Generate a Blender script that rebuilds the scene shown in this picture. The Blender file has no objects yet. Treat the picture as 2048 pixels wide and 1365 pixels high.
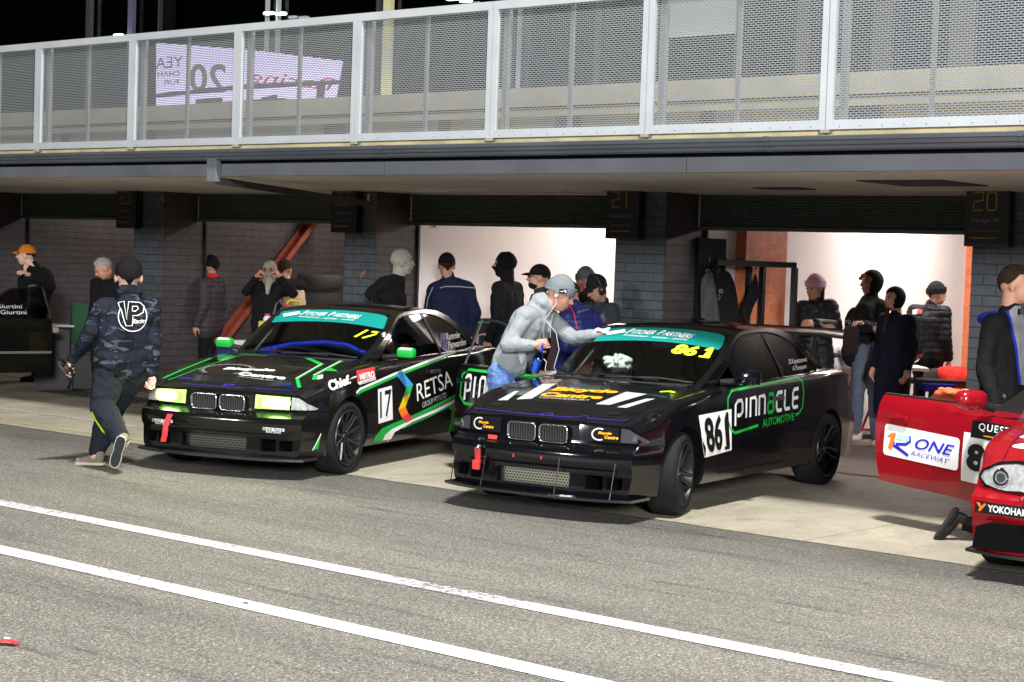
import bpy, bmesh, math, random
import numpy as np
from math import sin, cos, pi, radians, sqrt
from mathutils import Vector, Matrix, noise
from mathutils.bvhtree import BVHTree
random.seed(7)
S = bpy.context.scene
COL = S.collection
# ------------------------------------------------------------------ camera
CAM_H, CAM_YAW, CAM_PITCH, CAM_ROLL, CAM_F = 1.82752, 0.70613, 0.0438, 0.03401, 3600.0
def cam_axes():
    yw, p, ro = CAM_YAW, CAM_PITCH, CAM_ROLL
    f = Vector((-sin(yw)*cos(p), cos(yw)*cos(p), -sin(p)))
    r = Vector((cos(yw), sin(yw), 0)); d = f.cross(r)
    c, s = cos(ro), sin(ro)
    return r*c - d*s, r*s + d*c, f
AR, AD, AF = cam_axes()
cd = bpy.data.cameras.new('camera'); cam = bpy.data.objects.new('camera', cd); COL.objects.link(cam)
cd.sensor_width = 36; cd.lens = CAM_F/2048*36; cd.clip_start = .1; cd.clip_end = 500
m = Matrix((( AR.x, -AD.x, -AF.x, 0), (AR.y, -AD.y, -AF.y, 0), (AR.z, -AD.z, -AF.z, CAM_H), (0, 0, 0, 1)))
cam.matrix_world = m
S.camera = cam
def at(u, v, depth):
    """world point seen at (u,v) of the 2048 px photograph, 'depth' metres along the optical axis"""
    return Vector((0, 0, CAM_H)) + AF*depth + AR*((u-1024)/CAM_F*depth) + AD*((v-682.5)/CAM_F*depth)
def atY(u, v, Y):
    d = AF + AR*((u-1024)/CAM_F) + AD*((v-682.5)/CAM_F); return Vector((0, 0, CAM_H)) + d*(Y/d.y)
# ------------------------------------------------------------------ world, lamps, exposure
W = bpy.data.worlds.new('World'); S.world = W; W.use_nodes = True
wb = W.node_tree.nodes['Background']; wb.inputs[0].default_value = (.35, .42, .6, 1); wb.inputs[1].default_value = .02
S.view_settings.view_transform = 'Standard'; S.view_settings.look = 'None'; S.view_settings.exposure = 0
def lamp(name, loc, tgt, power, size, col, sy=None, spread=None):
    l = bpy.data.lights.new(name, 'AREA'); l.energy = power; l.color = col; l.size = size
    if sy: l.shape = 'RECTANGLE'; l.size_y = sy
    if spread: l.spread = spread
    o = bpy.data.objects.new(name, l); COL.objects.link(o); o.location = loc
    o.rotation_euler = (Vector(tgt)-Vector(loc)).to_track_quat('-Z', 'Y').to_euler(); return o
lamp('floodlight_mast', (-3.5, 6.2, 17), (-9.5, 9.0, 0), 7300, 1.6, (1, .985, .955))
lamp('floodlight_far', (24, -22, 9.8), (-9.5, 12.5, 1.5), 23000, 5., (.95, .97, 1))
lamp('floodlight_left', (-24, -46, 13), (-12, 12, 1), 9000, 5., (.93, .96, 1))
lamp('garage_lamp', (-12.3, 18.9, 3.1), (-12.4, 18.9, 0), 250, .3, (1, .88, .84), 6.2)
lamp('garage_lamp', (-8.3, 19.4, 3.1), (-8.5, 19.4, 0), 270, .3, (1, .88, .82), 6.6)
lamp('garage_lamp', (-16.8, 17.2, 3.05), (-17.0, 17.2, 0), 52, .4, (1, .86, .82), 1.6)
lamp('garage_lamp', (-20.8, 17.2, 3.05), (-21.0, 17.2, 0), 52, .4, (1, .86, .82), 1.6)
lamp('gallery_lamp', (-10.5, 14.4, 5.6), (-10.5, 13.4, 2.8), 30, .4, (1, .93, .74), 14)
# ------------------------------------------------------------------ materials
MATS = {}
def mat(name, col, rough=.6, metal=0., coat=0., spec=.5, var=0., vscale=6., bump=0., bscale=40., emit=None, es=1., sheen=0.):
    if name in MATS: return MATS[name]
    if name.startswith(('cloth_', 'puffer_', 'hair_')): spec = .16
    M = bpy.data.materials.new(name); M.use_nodes = True; nt = M.node_tree; N = nt.nodes; L = nt.links
    b = N['Principled BSDF']; b.inputs['Base Color'].default_value = (*col, 1); b.inputs['Roughness'].default_value = rough
    b.inputs['Metallic'].default_value = metal; b.inputs['Coat Weight'].default_value = coat; b.inputs['Coat Roughness'].default_value = .04
    b.inputs['Specular IOR Level'].default_value = spec
    if sheen: b.inputs['Sheen Weight'].default_value = sheen
    if emit: b.inputs['Emission Color'].default_value = (*emit, 1); b.inputs['Emission Strength'].default_value = es
    tc = N.new('ShaderNodeTexCoord')
    if var:
        n = N.new('ShaderNodeTexNoise'); n.inputs['Scale'].default_value = vscale; n.inputs['Detail'].default_value = 6; L.new(tc.outputs['Object'], n.inputs[0])
        r = N.new('ShaderNodeMapRange'); r.inputs[3].default_value = 1-var; r.inputs[4].default_value = 1+var; r.inputs[1].default_value = .3; r.inputs[2].default_value = .7
        L.new(n.outputs[0], r.inputs[0]); mx = N.new('ShaderNodeVectorMath'); mx.operation = 'SCALE'; mx.inputs[0].default_value = col
        L.new(r.outputs[0], mx.inputs['Scale']); L.new(mx.outputs[0], b.inputs['Base Color'])
        r2 = N.new('ShaderNodeMapRange'); r2.inputs[3].default_value = max(.02, rough*.8); r2.inputs[4].default_value = min(1, rough*1.25); L.new(n.outputs[0], r2.inputs[0]); L.new(r2.outputs[0], b.inputs['Roughness'])
    if bump:
        n2 = N.new('ShaderNodeTexNoise'); n2.inputs['Scale'].default_value = bscale; n2.inputs['Detail'].default_value = 5; L.new(tc.outputs['Object'], n2.inputs[0])
        bp = N.new('ShaderNodeBump'); bp.inputs['Strength'].default_value = bump; bp.inputs['Distance'].default_value = .02; L.new(n2.outputs[0], bp.inputs['Height']); L.new(bp.outputs[0], b.inputs['Normal'])
    MATS[name] = M; return M
def nodes(name):
    M = bpy.data.materials.new(name); M.use_nodes = True; MATS[name] = M
    return M, M.node_tree.nodes, M.node_tree.links, M.node_tree.nodes['Principled BSDF']
def ramp(N, L, src, stops):
    r = N.new('ShaderNodeValToRGB'); L.new(src, r.inputs[0]); e = r.color_ramp.elements
    while len(e) < len(stops): e.new(.5)
    for k, (p, c) in enumerate(stops): e[k].position = p; e[k].color = (*c, 1) if len(c) == 3 else c
    return r
def noi(N, L, vec, sc, det=4, rough=.5, dist=0):
    n = N.new('ShaderNodeTexNoise'); n.inputs['Scale'].default_value = sc; n.inputs['Detail'].default_value = det; n.inputs['Roughness'].default_value = rough; n.inputs['Distortion'].default_value = dist
    L.new(vec, n.inputs[0]); return n.outputs[0]
def mapping(N, L, vec, scale, rot=(0, 0, 0), loc=(0, 0, 0)):
    n = N.new('ShaderNodeMapping'); n.inputs['Scale'].default_value = scale; n.inputs['Rotation'].default_value = rot; n.inputs['Location'].default_value = loc; L.new(vec, n.inputs[0]); return n.outputs[0]
def mixc(N, L, fac, a, b, mode='MIX'):
    n = N.new('ShaderNodeMix'); n.data_type = 'RGBA'; n.blend_type = mode
    for s, i in ((fac, 0), (a, 6), (b, 7)):
        if hasattr(s, 'links'): L.new(s, n.inputs[i])
        elif i == 0: n.inputs[0].default_value = s
        else: n.inputs[i].default_value = (*s, 1)
    return n.outputs[2]
def m_asphalt():
    M, N, L, b = nodes('asphalt'); tc = N.new('ShaderNodeTexCoord').outputs['Object']
    v = N.new('ShaderNodeTexVoronoi'); v.inputs['Scale'].default_value = 125; L.new(tc, v.inputs[0])
    c = ramp(N, L, v.outputs['Color'], [(0, (.060, .058, .052)), (.35, (.155, .147, .128)), (.7, (.235, .222, .19)), (1, (.56, .53, .44))]).outputs[0]
    n1 = noi(N, L, tc, 55, 4, .7); c = mixc(N, L, .9, c, ramp(N, L, n1, [(.36, (.50, .50, .50)), (.64, (1.4, 1.4, 1.4))]).outputs[0], 'MULTIPLY')
    n2 = noi(N, L, mapping(N, L, tc, (.25, 1.1, 1)), 1.3, 5, .6); c = mixc(N, L, 1, c, ramp(N, L, n2, [(.3, (.72, .72, .74)), (.62, (1.08, 1.07, 1.04))]).outputs[0], 'MULTIPLY')
    # tyre streaks running along the lane
    n3 = noi(N, L, mapping(N, L, tc, (.35, 5.5, 1), (0, 0, .06)), 1.6, 6, .7, .4); c = mixc(N, L, 1, c, ramp(N, L, n3, [(.33, (.55, .55, .58)), (.45, (1, 1, 1))]).outputs[0], 'MULTIPLY')
    # oil darkening near the garages' edge
    sx = N.new('ShaderNodeSeparateXYZ'); L.new(tc, sx.inputs[0])
    n4 = noi(N, L, mapping(N, L, tc, (.8, 1.6, 1)), 1.5, 5)
    ad = N.new('ShaderNodeMath'); ad.operation = 'MULTIPLY_ADD'; ad.inputs[1].default_value = 1.2; L.new(n4, ad.inputs[0]); L.new(sx.outputs[1], ad.inputs[2])
    mr = N.new('ShaderNodeMapRange'); mr.inputs[1].default_value = 9.9; mr.inputs[2].default_value = 11.0; L.new(ad.outputs[0], mr.inputs[0])
    c = mixc(N, L, mr.outputs[0], c, mixc(N, L, 1, c, (.60, .60, .60), 'MULTIPLY'))
    L.new(c, b.inputs['Base Color']); b.inputs['Roughness'].default_value = .75
    bp = N.new('ShaderNodeBump'); bp.inputs['Strength'].default_value = .8; bp.inputs['Distance'].default_value = .012; L.new(v.outputs['Distance'], bp.inputs['Height']); L.new(bp.outputs[0], b.inputs['Normal'])
    return M
def m_concrete():
    M, N, L, b = nodes('apron_concrete'); tc = N.new('ShaderNodeTexCoord').outputs['Object']
    n1 = noi(N, L, tc, 1.1, 6, .6); c = ramp(N, L, n1, [(.3, (.275, .25, .19)), (.7, (.385, .352, .27))]).outputs[0]
    n2 = noi(N, L, mapping(N, L, tc, (1, .5, 1)), 4, 6, .7, .5); c = mixc(N, L, 1, c, ramp(N, L, n2, [(.36, (.82, .80, .78)), (.52, (1, 1, 1))]).outputs[0], 'MULTIPLY')
    n3 = noi(N, L, tc, 60, 3); c = mixc(N, L, 1, c, ramp(N, L, n3, [(.35, (.82, .82, .82)), (.6, (1.06, 1.06, 1.06))]).outputs[0], 'MULTIPLY')
    w = noi(N, L, mapping(N, L, tc, (.5, 3, 1), (0, 0, .5)), 3.2, 3, .5, 2.5); c = mixc(N, L, 1, c, ramp(N, L, w, [(.485, (1, 1, 1)), (.5, (.72, .7, .68)), (.515, (1, 1, 1))]).outputs[0], 'MULTIPLY')
    br = N.new('ShaderNodeTexBrick'); br.offset = 0; br.inputs['Scale'].default_value = 1; br.inputs['Brick Width'].default_value = 2.0; br.inputs['Row Height'].default_value = 2.1; br.inputs['Mortar Size'].default_value = .006
    br.inputs['Color1'].default_value = br.inputs['Color2'].default_value = (1, 1, 1, 1); br.inputs['Mortar'].default_value = (.35, .33, .3, 1); L.new(mapping(N, L, tc, (1, 1, 1), loc=(.35, .1, 0)), br.inputs[0])
    c = mixc(N, L, 1, c, br.outputs[0], 'MULTIPLY')
    L.new(c, b.inputs['Base Color']); b.inputs['Roughness'].default_value = .62
    bp = N.new('ShaderNodeBump'); bp.inputs['Strength'].default_value = .3; bp.inputs['Distance'].default_value = .01; L.new(n3, bp.inputs['Height']); L.new(bp.outputs[0], b.inputs['Normal'])
    return M
def m_brick(name, c1, c2, mort, bw=.245, rh=.093, ms=.006, rough=.55, bump=.6, patch=None, axis='xz'):
    M, N, L, b = nodes(name); g = N.new('ShaderNodeNewGeometry'); tc = N.new('ShaderNodeTexCoord').outputs['Object']
    # choose the wall direction from the true surface normal, so both faces of a corner are coursed
    sp = N.new('ShaderNodeSeparateXYZ'); L.new(tc, sp.inputs[0]); sn = N.new('ShaderNodeSeparateXYZ'); L.new(g.outputs['True Normal'], sn.inputs[0])
    ab = N.new('ShaderNodeMath'); ab.operation = 'ABSOLUTE'; L.new(sn.outputs[0], ab.inputs[0])
    gt = N.new('ShaderNodeMath'); gt.operation = 'GREATER_THAN'; gt.inputs[1].default_value = .7; L.new(ab.outputs[0], gt.inputs[0])
    mx = N.new('ShaderNodeMix'); L.new(gt.outputs[0], mx.inputs[0]); L.new(sp.outputs[0], mx.inputs[2]); L.new(sp.outputs[1], mx.inputs[3])
    cb = N.new('ShaderNodeCombineXYZ'); L.new(mx.outputs[0], cb.inputs[0]); L.new(sp.outputs[2], cb.inputs[1])
    br = N.new('ShaderNodeTexBrick'); br.inputs['Scale'].default_value = 1; br.inputs['Brick Width'].default_value = bw; br.inputs['Row Height'].default_value = rh; br.inputs['Mortar Size'].default_value = ms; br.inputs['Mortar Smooth'].default_value = .3
    br.inputs['Color1'].default_value = (*c1, 1); br.inputs['Color2'].default_value = (*c2, 1); br.inputs['Mortar'].default_value = (*mort, 1); L.new(cb.outputs[0], br.inputs[0])
    n = noi(N, L, tc, 9, 6, .6); c = mixc(N, L, 1, br.outputs[0], ramp(N, L, n, [(.3, (.8, .8, .8)), (.7, (1.2, 1.2, 1.2))]).outputs[0], 'MULTIPLY')
    if patch:
        n5 = noi(N, L, tc, 3.1, 3, .5, .3); c = mixc(N, L, ramp(N, L, n5, [(.70, (0, 0, 0)), (.715, (1, 1, 1))]).outputs[0], c, patch)
    L.new(c, b.inputs['Base Color']); b.inputs['Roughness'].default_value = rough
    n6 = noi(N, L, tc, 60, 3)
    ad = N.new('ShaderNodeMath'); ad.operation = 'MULTIPLY_ADD'; ad.inputs[1].default_value = -1.; L.new(br.outputs['Fac'], ad.inputs[0]); L.new(n6, ad.inputs[2])
    bp = N.new('ShaderNodeBump'); bp.inputs['Strength'].default_value = bump; bp.inputs['Distance'].default_value = .008; L.new(ad.outputs[0], bp.inputs['Height']); L.new(bp.outputs[0], b.inputs['Normal'])
    return M
def m_perf(name, col, bw, rh, ms, plane='xz', metal=.4, rough=.45):
    """perforated sheet: brick cells are the slots cut through it"""
    M, N, L, b = nodes(name); tc = N.new('ShaderNodeTexCoord').outputs['Object']
    sp = N.new('ShaderNodeSeparateXYZ'); L.new(tc, sp.inputs[0]); cb = N.new('ShaderNodeCombineXYZ'); L.new(sp.outputs[0 if plane[0] == 'x' else 1], cb.inputs[0]); L.new(sp.outputs[2], cb.inputs[1])
    br = N.new('ShaderNodeTexBrick'); br.inputs['Scale'].default_value = 1; br.inputs['Brick Width'].default_value = bw; br.inputs['Row Height'].default_value = rh; br.inputs['Mortar Size'].default_value = ms; br.inputs['Mortar Smooth'].default_value = 0
    L.new(cb.outputs[0], br.inputs[0]); b.inputs['Base Color'].default_value = (*col, 1); b.inputs['Metallic'].default_value = metal; b.inputs['Roughness'].default_value = rough
    L.new(br.outputs['Fac'], b.inputs['Alpha']); return M
def m_glass(name, tint=(.25, .3, .3), gl=.9, rough=.02, fac=None):
    M = bpy.data.materials.new(name); M.use_nodes = True; nt = M.node_tree; N = nt.nodes; L = nt.links; N.remove(N['Principled BSDF'])
    t = N.new('ShaderNodeBsdfTransparent'); t.inputs[0].default_value = (*tint, 1); g = N.new('ShaderNodeBsdfGlossy'); g.inputs[0].default_value = (gl, gl, gl, 1); g.inputs['Roughness'].default_value = rough
    mx = N.new('ShaderNodeMixShader'); L.new(t.outputs[0], mx.inputs[1]); L.new(g.outputs[0], mx.inputs[2])
    f = N.new('ShaderNodeFresnel'); f.inputs[0].default_value = 1.5
    L.new(f.outputs[0], mx.inputs[0]); L.new(mx.outputs[0], N['Material Output'].inputs[0]); MATS[name] = M; return M
def m_line():
    M, N, L, b = nodes('white_line_paint'); tc = N.new('ShaderNodeTexCoord').outputs['Object']
    n = noi(N, L, tc, 28, 6, .7); n2 = noi(N, L, mapping(N, L, tc, (.5, 2, 1)), 1.1, 3)
    s = N.new('ShaderNodeMath'); s.operation = 'MULTIPLY_ADD'; s.inputs[1].default_value = .8; L.new(n2, s.inputs[0]); L.new(n, s.inputs[2])
    c = ramp(N, L, s.outputs[0], [(.74, (.14, .14, .14)), (.84, (.56, .56, .55)), (1, (.66, .66, .65))]).outputs[0]
    L.new(c, b.inputs['Base Color']); b.inputs['Roughness'].default_value = .6; return M
def m_camo():
    M, N, L, b = nodes('camo_fleece'); tc = N.new('ShaderNodeTexCoord').outputs['Object']
    a = noi(N, L, mapping(N, L, tc, (4, 4, 11)), 1.2, 2, .4, .8); d = noi(N, L, mapping(N, L, tc, (5, 5, 14), loc=(3, 1, 7)), 1.3, 3, .5, 1.2)
    c = ramp(N, L, a, [(.47, (.006, .007, .010)), (.485, (.012, .014, .024))]).outputs[0]
    c = mixc(N, L, ramp(N, L, d, [(.60, (0, 0, 0)), (.615, (1, 1, 1))]).outputs[0], c, (.055, .062, .085))
    L.new(c, b.inputs['Base Color']); b.inputs['Roughness'].default_value = .85; b.inputs['Specular IOR Level'].default_value = .15
    n = noi(N, L, tc, 9, 4); bp = N.new('ShaderNodeBump'); bp.inputs['Strength'].default_value = .7; bp.inputs['Distance'].default_value = .03; L.new(n, bp.inputs['Height']); L.new(bp.outputs[0], b.inputs['Normal'])
    return M
def m_denim():
    M, N, L, b = nodes('blue_denim'); tc = N.new('ShaderNodeTexCoord').outputs['Object']
    n = noi(N, L, mapping(N, L, tc, (1, 1, .35)), 9, 5, .6); c = ramp(N, L, n, [(.3, (.045, .095, .26)), (.55, (.10, .19, .42)), (.75, (.26, .38, .62))]).outputs[0]
    L.new(c, b.inputs['Base Color']); b.inputs['Roughness'].default_value = .9
    n2 = noi(N, L, mapping(N, L, tc, (1, 1, 2.2)), 9, 4, .5, 1); bp = N.new('ShaderNodeBump'); bp.inputs['Strength'].default_value = .8; bp.inputs['Distance'].default_value = .03; L.new(n2, bp.inputs['Height']); L.new(bp.outputs[0], b.inputs['Normal'])
    return M
# ------------------------------------------------------------------ object helpers
def tag(o, label=None, cat=None, group=None, kind=None):
    if label: o['label'] = label
    if cat: o['category'] = cat
    if group: o['group'] = group
    if kind: o['kind'] = kind
    return o
def empty(name, loc=(0, 0, 0), rz=0):
    o = bpy.data.objects.new(name, None); o.empty_display_size = .2; COL.objects.link(o); o.location = loc; o.rotation_euler = (0, 0, rz); return o
class MB:
    def __init__(s): s.v = []; s.f = []; s.mi = []
    def add(s, vs, fs, mi=0):
        k = len(s.v); s.v += [tuple(p) for p in vs]; s.f += [tuple(i+k for i in f) for f in fs]; s.mi += [mi]*len(fs); return s
    def box(s, c, d, rot=None, mi=0, bev=0):
        c = Vector(c); hx, hy, hz = d[0]/2, d[1]/2, d[2]/2
        if bev:
            bm = bmesh.new(); bmesh.ops.create_cube(bm, size=1); bmesh.ops.scale(bm, vec=d, verts=bm.verts)
            bmesh.ops.bevel(bm, geom=bm.edges[:], offset=bev, segments=2, affect='EDGES', profile=.6)
            vs = [v.co.copy() for v in bm.verts]; fs = [[v.index for v in f.verts] for f in bm.faces]; bm.free()
        else:
            vs = [Vector((x, y, z)) for x in (-hx, hx) for y in (-hy, hy) for z in (-hz, hz)]
            fs = [(0, 1, 3, 2), (4, 6, 7, 5), (0, 4, 5, 1), (2, 3, 7, 6), (0, 2, 6, 4), (1, 5, 7, 3)]
        if rot is not None: vs = [rot @ v for v in vs]
        return s.add([v+c for v in vs], fs, mi)
    def tube(s, pts, r, n=10, mi=0, cap=True):
        pts = [Vector(p) for p in pts]; rs = r if isinstance(r, (list, tuple)) else [r]*len(pts); rings = []; up = None
        for i, p in enumerate(pts):
            d = (pts[min(i+1, len(pts)-1)]-pts[max(i-1, 0)]).normalized()
            if up is None: up = Vector((0, 0, 1)) if abs(d.z) < .9 else Vector((1, 0, 0))
            a = d.cross(up).normalized(); b = a.cross(d).normalized(); up = b
            rings.append([p+(a*cos(2*pi*k/n)+b*sin(2*pi*k/n))*rs[i] for k in range(n)])
        vs = [v for rg in rings for v in rg]; fs = []
        for i in range(len(pts)-1):
            for k in range(n): fs.append((i*n+k, i*n+(k+1) % n, (i+1)*n+(k+1) % n, (i+1)*n+k))
        if cap: fs.append(tuple(range(n))[::-1]); fs.append(tuple((len(pts)-1)*n+k for k in range(n)))
        return s.add(vs, fs, mi)
    def ell(s, c, r, n=14, m_=9, rot=None, mi=0, pw=1.):
        c = Vector(c); r = (r, r, r) if not isinstance(r, (tuple, list)) else r; vs = []; fs = []
        sg = lambda t: math.copysign(abs(t)**pw, t)
        for i in range(m_+1):
            th = pi*i/m_
            for k in range(n):
                ph = 2*pi*k/n; v = Vector((sg(sin(th))*sg(cos(ph))*r[0], sg(sin(th))*sg(sin(ph))*r[1], sg(cos(th))*r[2]))
                if rot is not None: v = rot @ v
                vs.append(v+c)
        for i in range(m_):
            for k in range(n): fs.append((i*n+k, (i+1)*n+k, (i+1)*n+(k+1) % n, i*n+(k+1) % n))
        return s.add(vs, fs, mi)
    def cap(s, p0, r0, p1, r1, n=12):
        """closed tapered capsule"""
        p0, p1 = Vector(p0), Vector(p1); d = p1-p0; L_ = d.length
        if L_ < 1e-5: return s.ell(p0, r0)
        d /= L_; pts = []; rs = []
        for a in (-90, -55, -25): pts.append(p0+d*r0*sin(radians(a))); rs.append(max(r0*cos(radians(a)), r0*.02))
        pts.append(p0); rs.append(r0); pts.append(p1); rs.append(r1)
        for a in (25, 55, 90): pts.append(p1+d*r1*sin(radians(a))); rs.append(max(r1*cos(radians(a)), r1*.02))
        return s.tube(pts, rs, n)
    def lathe(s, prof, n=48, axis='y', c=(0, 0, 0), mi=0):
        c = Vector(c); vs = []; fs = []; m_ = len(prof)
        for k in range(n):
            a = 2*pi*k/n
            for r, h in prof:
                p = {'y': (r*cos(a), h, r*sin(a)), 'z': (r*cos(a), r*sin(a), h), 'x': (h, r*cos(a), r*sin(a))}[axis]; vs.append(c+Vector(p))
        for k in range(n):
            for j in range(m_-1): fs.append((k*m_+j, k*m_+j+1, ((k+1) % n)*m_+j+1, ((k+1) % n)*m_+j))
        return s.add(vs, fs, mi)
    def grid(s, rows, mi=0, closed=False):
        n = len(rows[0]); vs = [p for r in rows for p in r]; fs = []
        for i in range(len(rows)-1):
            for k in range(n-1 if not closed else n): fs.append((i*n+k, i*n+(k+1) % n, (i+1)*n+(k+1) % n, (i+1)*n+k))
        return s.add(vs, fs, mi)
    def prism(s, poly, h0, h1, axis='z', mi=0):
        n = len(poly); f = {'z': lambda a, b, h: (a, b, h), 'y': lambda a, b, h: (a, h, b), 'x': lambda a, b, h: (h, a, b)}[axis]
        vs = [f(a, b, h0) for a, b in poly]+[f(a, b, h1) for a, b in poly]; fs = [tuple(range(n))[::-1], tuple(range(n, 2*n))]+[(k, (k+1) % n, n+(k+1) % n, n+k) for k in range(n)]
        return s.add(vs, fs, mi)
    def mesh(s, name):
        me = bpy.data.meshes.new(name); me.from_pydata(s.v, [], s.f); me.update(); return me
    def build(s, name, mats, parent=None, smooth=None, fix=True):
        me = s.mesh(name); mats = mats if isinstance(mats, (list, tuple)) else [mats]
        for m_ in mats: me.materials.append(m_)
        if len(mats) > 1: me.polygons.foreach_set('material_index', s.mi)
        if fix: recalc(me)
        if smooth is not None: shade(me, smooth)
        o = bpy.data.objects.new(name, me); COL.objects.link(o)
        if parent: o.parent = parent
        return o
def recalc(me):
    bm = bmesh.new(); bm.from_mesh(me); bmesh.ops.remove_doubles(bm, verts=bm.verts, dist=1e-6); bmesh.ops.recalc_face_normals(bm, faces=bm.faces); bm.to_mesh(me); bm.free()
def shade(me, ang=35):
    me.polygons.foreach_set('use_smooth', [True]*len(me.polygons)); me.set_sharp_from_angle(angle=radians(ang))
def apply_mods(o):
    dg = bpy.context.evaluated_depsgraph_get(); me = bpy.data.meshes.new_from_object(o.evaluated_get(dg)); old = o.data; nm = old.name
    o.modifiers.clear(); o.data = me; bpy.data.meshes.remove(old); me.name = nm; return me
def bvh_of(objs):
    vs, fs = [], []
    for o in objs:
        k = len(vs); vs += [o.matrix_basis @ v.co for v in o.data.vertices]; fs += [[i+k for i in p.vertices] for p in o.data.polygons]
    return BVHTree.FromPolygons(vs, fs)
# flat shapes -> bmesh in (u,v)
def text_bm(s, bold=0., shear=0., mirror=False, space=1.):
    cu = bpy.data.curves.new('t', 'FONT'); cu.body = s; cu.offset = bold; cu.shear = shear; cu.resolution_u = 3; cu.space_character = space; cu.space_line = 1.0
    o = bpy.data.objects.new('t', cu); COL.objects.link(o); dg = bpy.context.evaluated_depsgraph_get(); dg.update()
    me = bpy.data.meshes.new_from_object(o.evaluated_get(dg)); bm = bmesh.new(); bm.from_mesh(me)
    bpy.data.objects.remove(o); bpy.data.curves.remove(cu); bpy.data.meshes.remove(me)
    xs = [v.co.x for v in bm.verts]; ys = [v.co.y for v in bm.verts]; x0, x1, y0, y1 = min(xs), max(xs), min(ys), max(ys)
    for v in bm.verts:
        a = (v.co.x-x0)/(x1-x0); v.co = ((1-a) if mirror else a, (v.co.y-y0)/(y1-y0), 0)
    return bm
def poly_bm(polys):
    bm = bmesh.new()
    for p in polys:
        vs = [bm.verts.new((a, b, 0)) for a, b in p]; bm.faces.new(vs)
    bmesh.ops.triangulate(bm, faces=bm.faces[:]); return bm
def strip(pts, w, closed=False):
    """polyline -> list of quads of width w in the plane"""
    out = []; n = len(pts); nrm = []
    for i in range(n):
        a = pts[(i-1) % n] if (closed or i) else pts[0]; b = pts[(i+1) % n] if (closed or i < n-1) else pts[-1]
        d = Vector((b[0]-a[0], b[1]-a[1])).normalized(); nrm.append((-d.y*w/2, d.x*w/2))
    for i in range(n if closed else n-1):
        j = (i+1) % n; p, q, a, b = pts[i], pts[j], nrm[i], nrm[j]
        out.append([(p[0]-a[0], p[1]-a[1]), (q[0]-b[0], q[1]-b[1]), (q[0]+b[0], q[1]+b[1]), (p[0]+a[0], p[1]+a[1])])
    return out
def rrect(x0, y0, x1, y1, r, n=5):
    out = []
    for cx, cy, a0 in ((x1-r, y1-r, 0), (x0+r, y1-r, 90), (x0+r, y0+r, 180), (x1-r, y0+r, 270)):
        for k in range(n+1): a = radians(a0+90*k/n); out.append((cx+r*cos(a), cy+r*sin(a)))
    return out
def arc(cx, cy, rx, ry, a0, a1, n=24): return [(cx+rx*cos(radians(a0+(a1-a0)*k/n)), cy+ry*sin(radians(a0+(a1-a0)*k/n))) for k in range(n+1)]
def quadmap(bm, bl, br, tr, tl):
    bl, br, tr, tl = map(Vector, (bl, br, tr, tl))
    for v in bm.verts:
        a, b = v.co.x, v.co.y; p = (bl*(1-a)+br*a)*(1-b)+(tl*(1-a)+tr*a)*b; v.co = (p.x, p.y, 0)
    return bm
def slice_bm(bm, step):
    for ax in (0, 1):
        c = [v.co[ax] for v in bm.verts]; lo, hi = min(c), max(c); k = math.ceil(lo/step)
        while k*step < hi:
            n = Vector((1, 0, 0)) if ax == 0 else Vector((0, 1, 0)); bmesh.ops.bisect_plane(bm, geom=bm.verts[:]+bm.edges[:]+bm.faces[:], plane_co=n*(k*step), plane_no=n, dist=1e-5); k += 1
    return bm
GM = .52
def frame(kind):
    if kind == 'L': return lambda a, b: (Vector((a, 1.6, b)), Vector((0, -1, 0)))
    if kind == 'R': return lambda a, b: (Vector((a, -1.6, b)), Vector((0, 1, 0)))
    if kind == 'T': return lambda a, b: (Vector((a, b, 2.)), Vector((0, 0, -1)))
    if kind == 'F': return lambda a, b: (Vector((2., a, b)), Vector((-1, 0, 0)))
    if kind == 'G':   # windscreen, (y, x)
        n = Vector((GM, 0, 1)).normalized()
        return lambda a, b: (Vector((b, a, .92+GM*(-.5-b)))+n*.5, -n)
EYE = [Vector((0, 0, 0))]
def set_eye(loc, rz): EYE[0] = Matrix.Rotation(-rz, 3, 'Z') @ (Vector((0, 0, CAM_H))-Vector(loc))
def sight(fn):
    def g(a, b): p = Vector(fn(a, b)); d = (p-EYE[0]).normalized(); return p-d*1.2, d
    return g
SIGHT = {'l': sight(lambda a, b: (a, .85, b)), 'w': sight(lambda a, b: (a, .64, b)), 't': sight(lambda a, b: (a, b, .70+.19*(.66-a))), 'f': sight(lambda a, b: (.70, a, b)), 'g': sight(lambda a, b: (b, a, .92+GM*(-.5-b)))}
def decals(parent, items, bvh, names=dict(l='side_lettering', w='window_lettering', t='bonnet_lettering', f='nose_lettering', g='windscreen_lettering', L='side_stripe', T='bonnet_marking', F='nose_marking')):
    for k in dict.fromkeys(i[2] for i in items): decal(names[k], parent, [i for i in items if i[2] == k], bvh)
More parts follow.
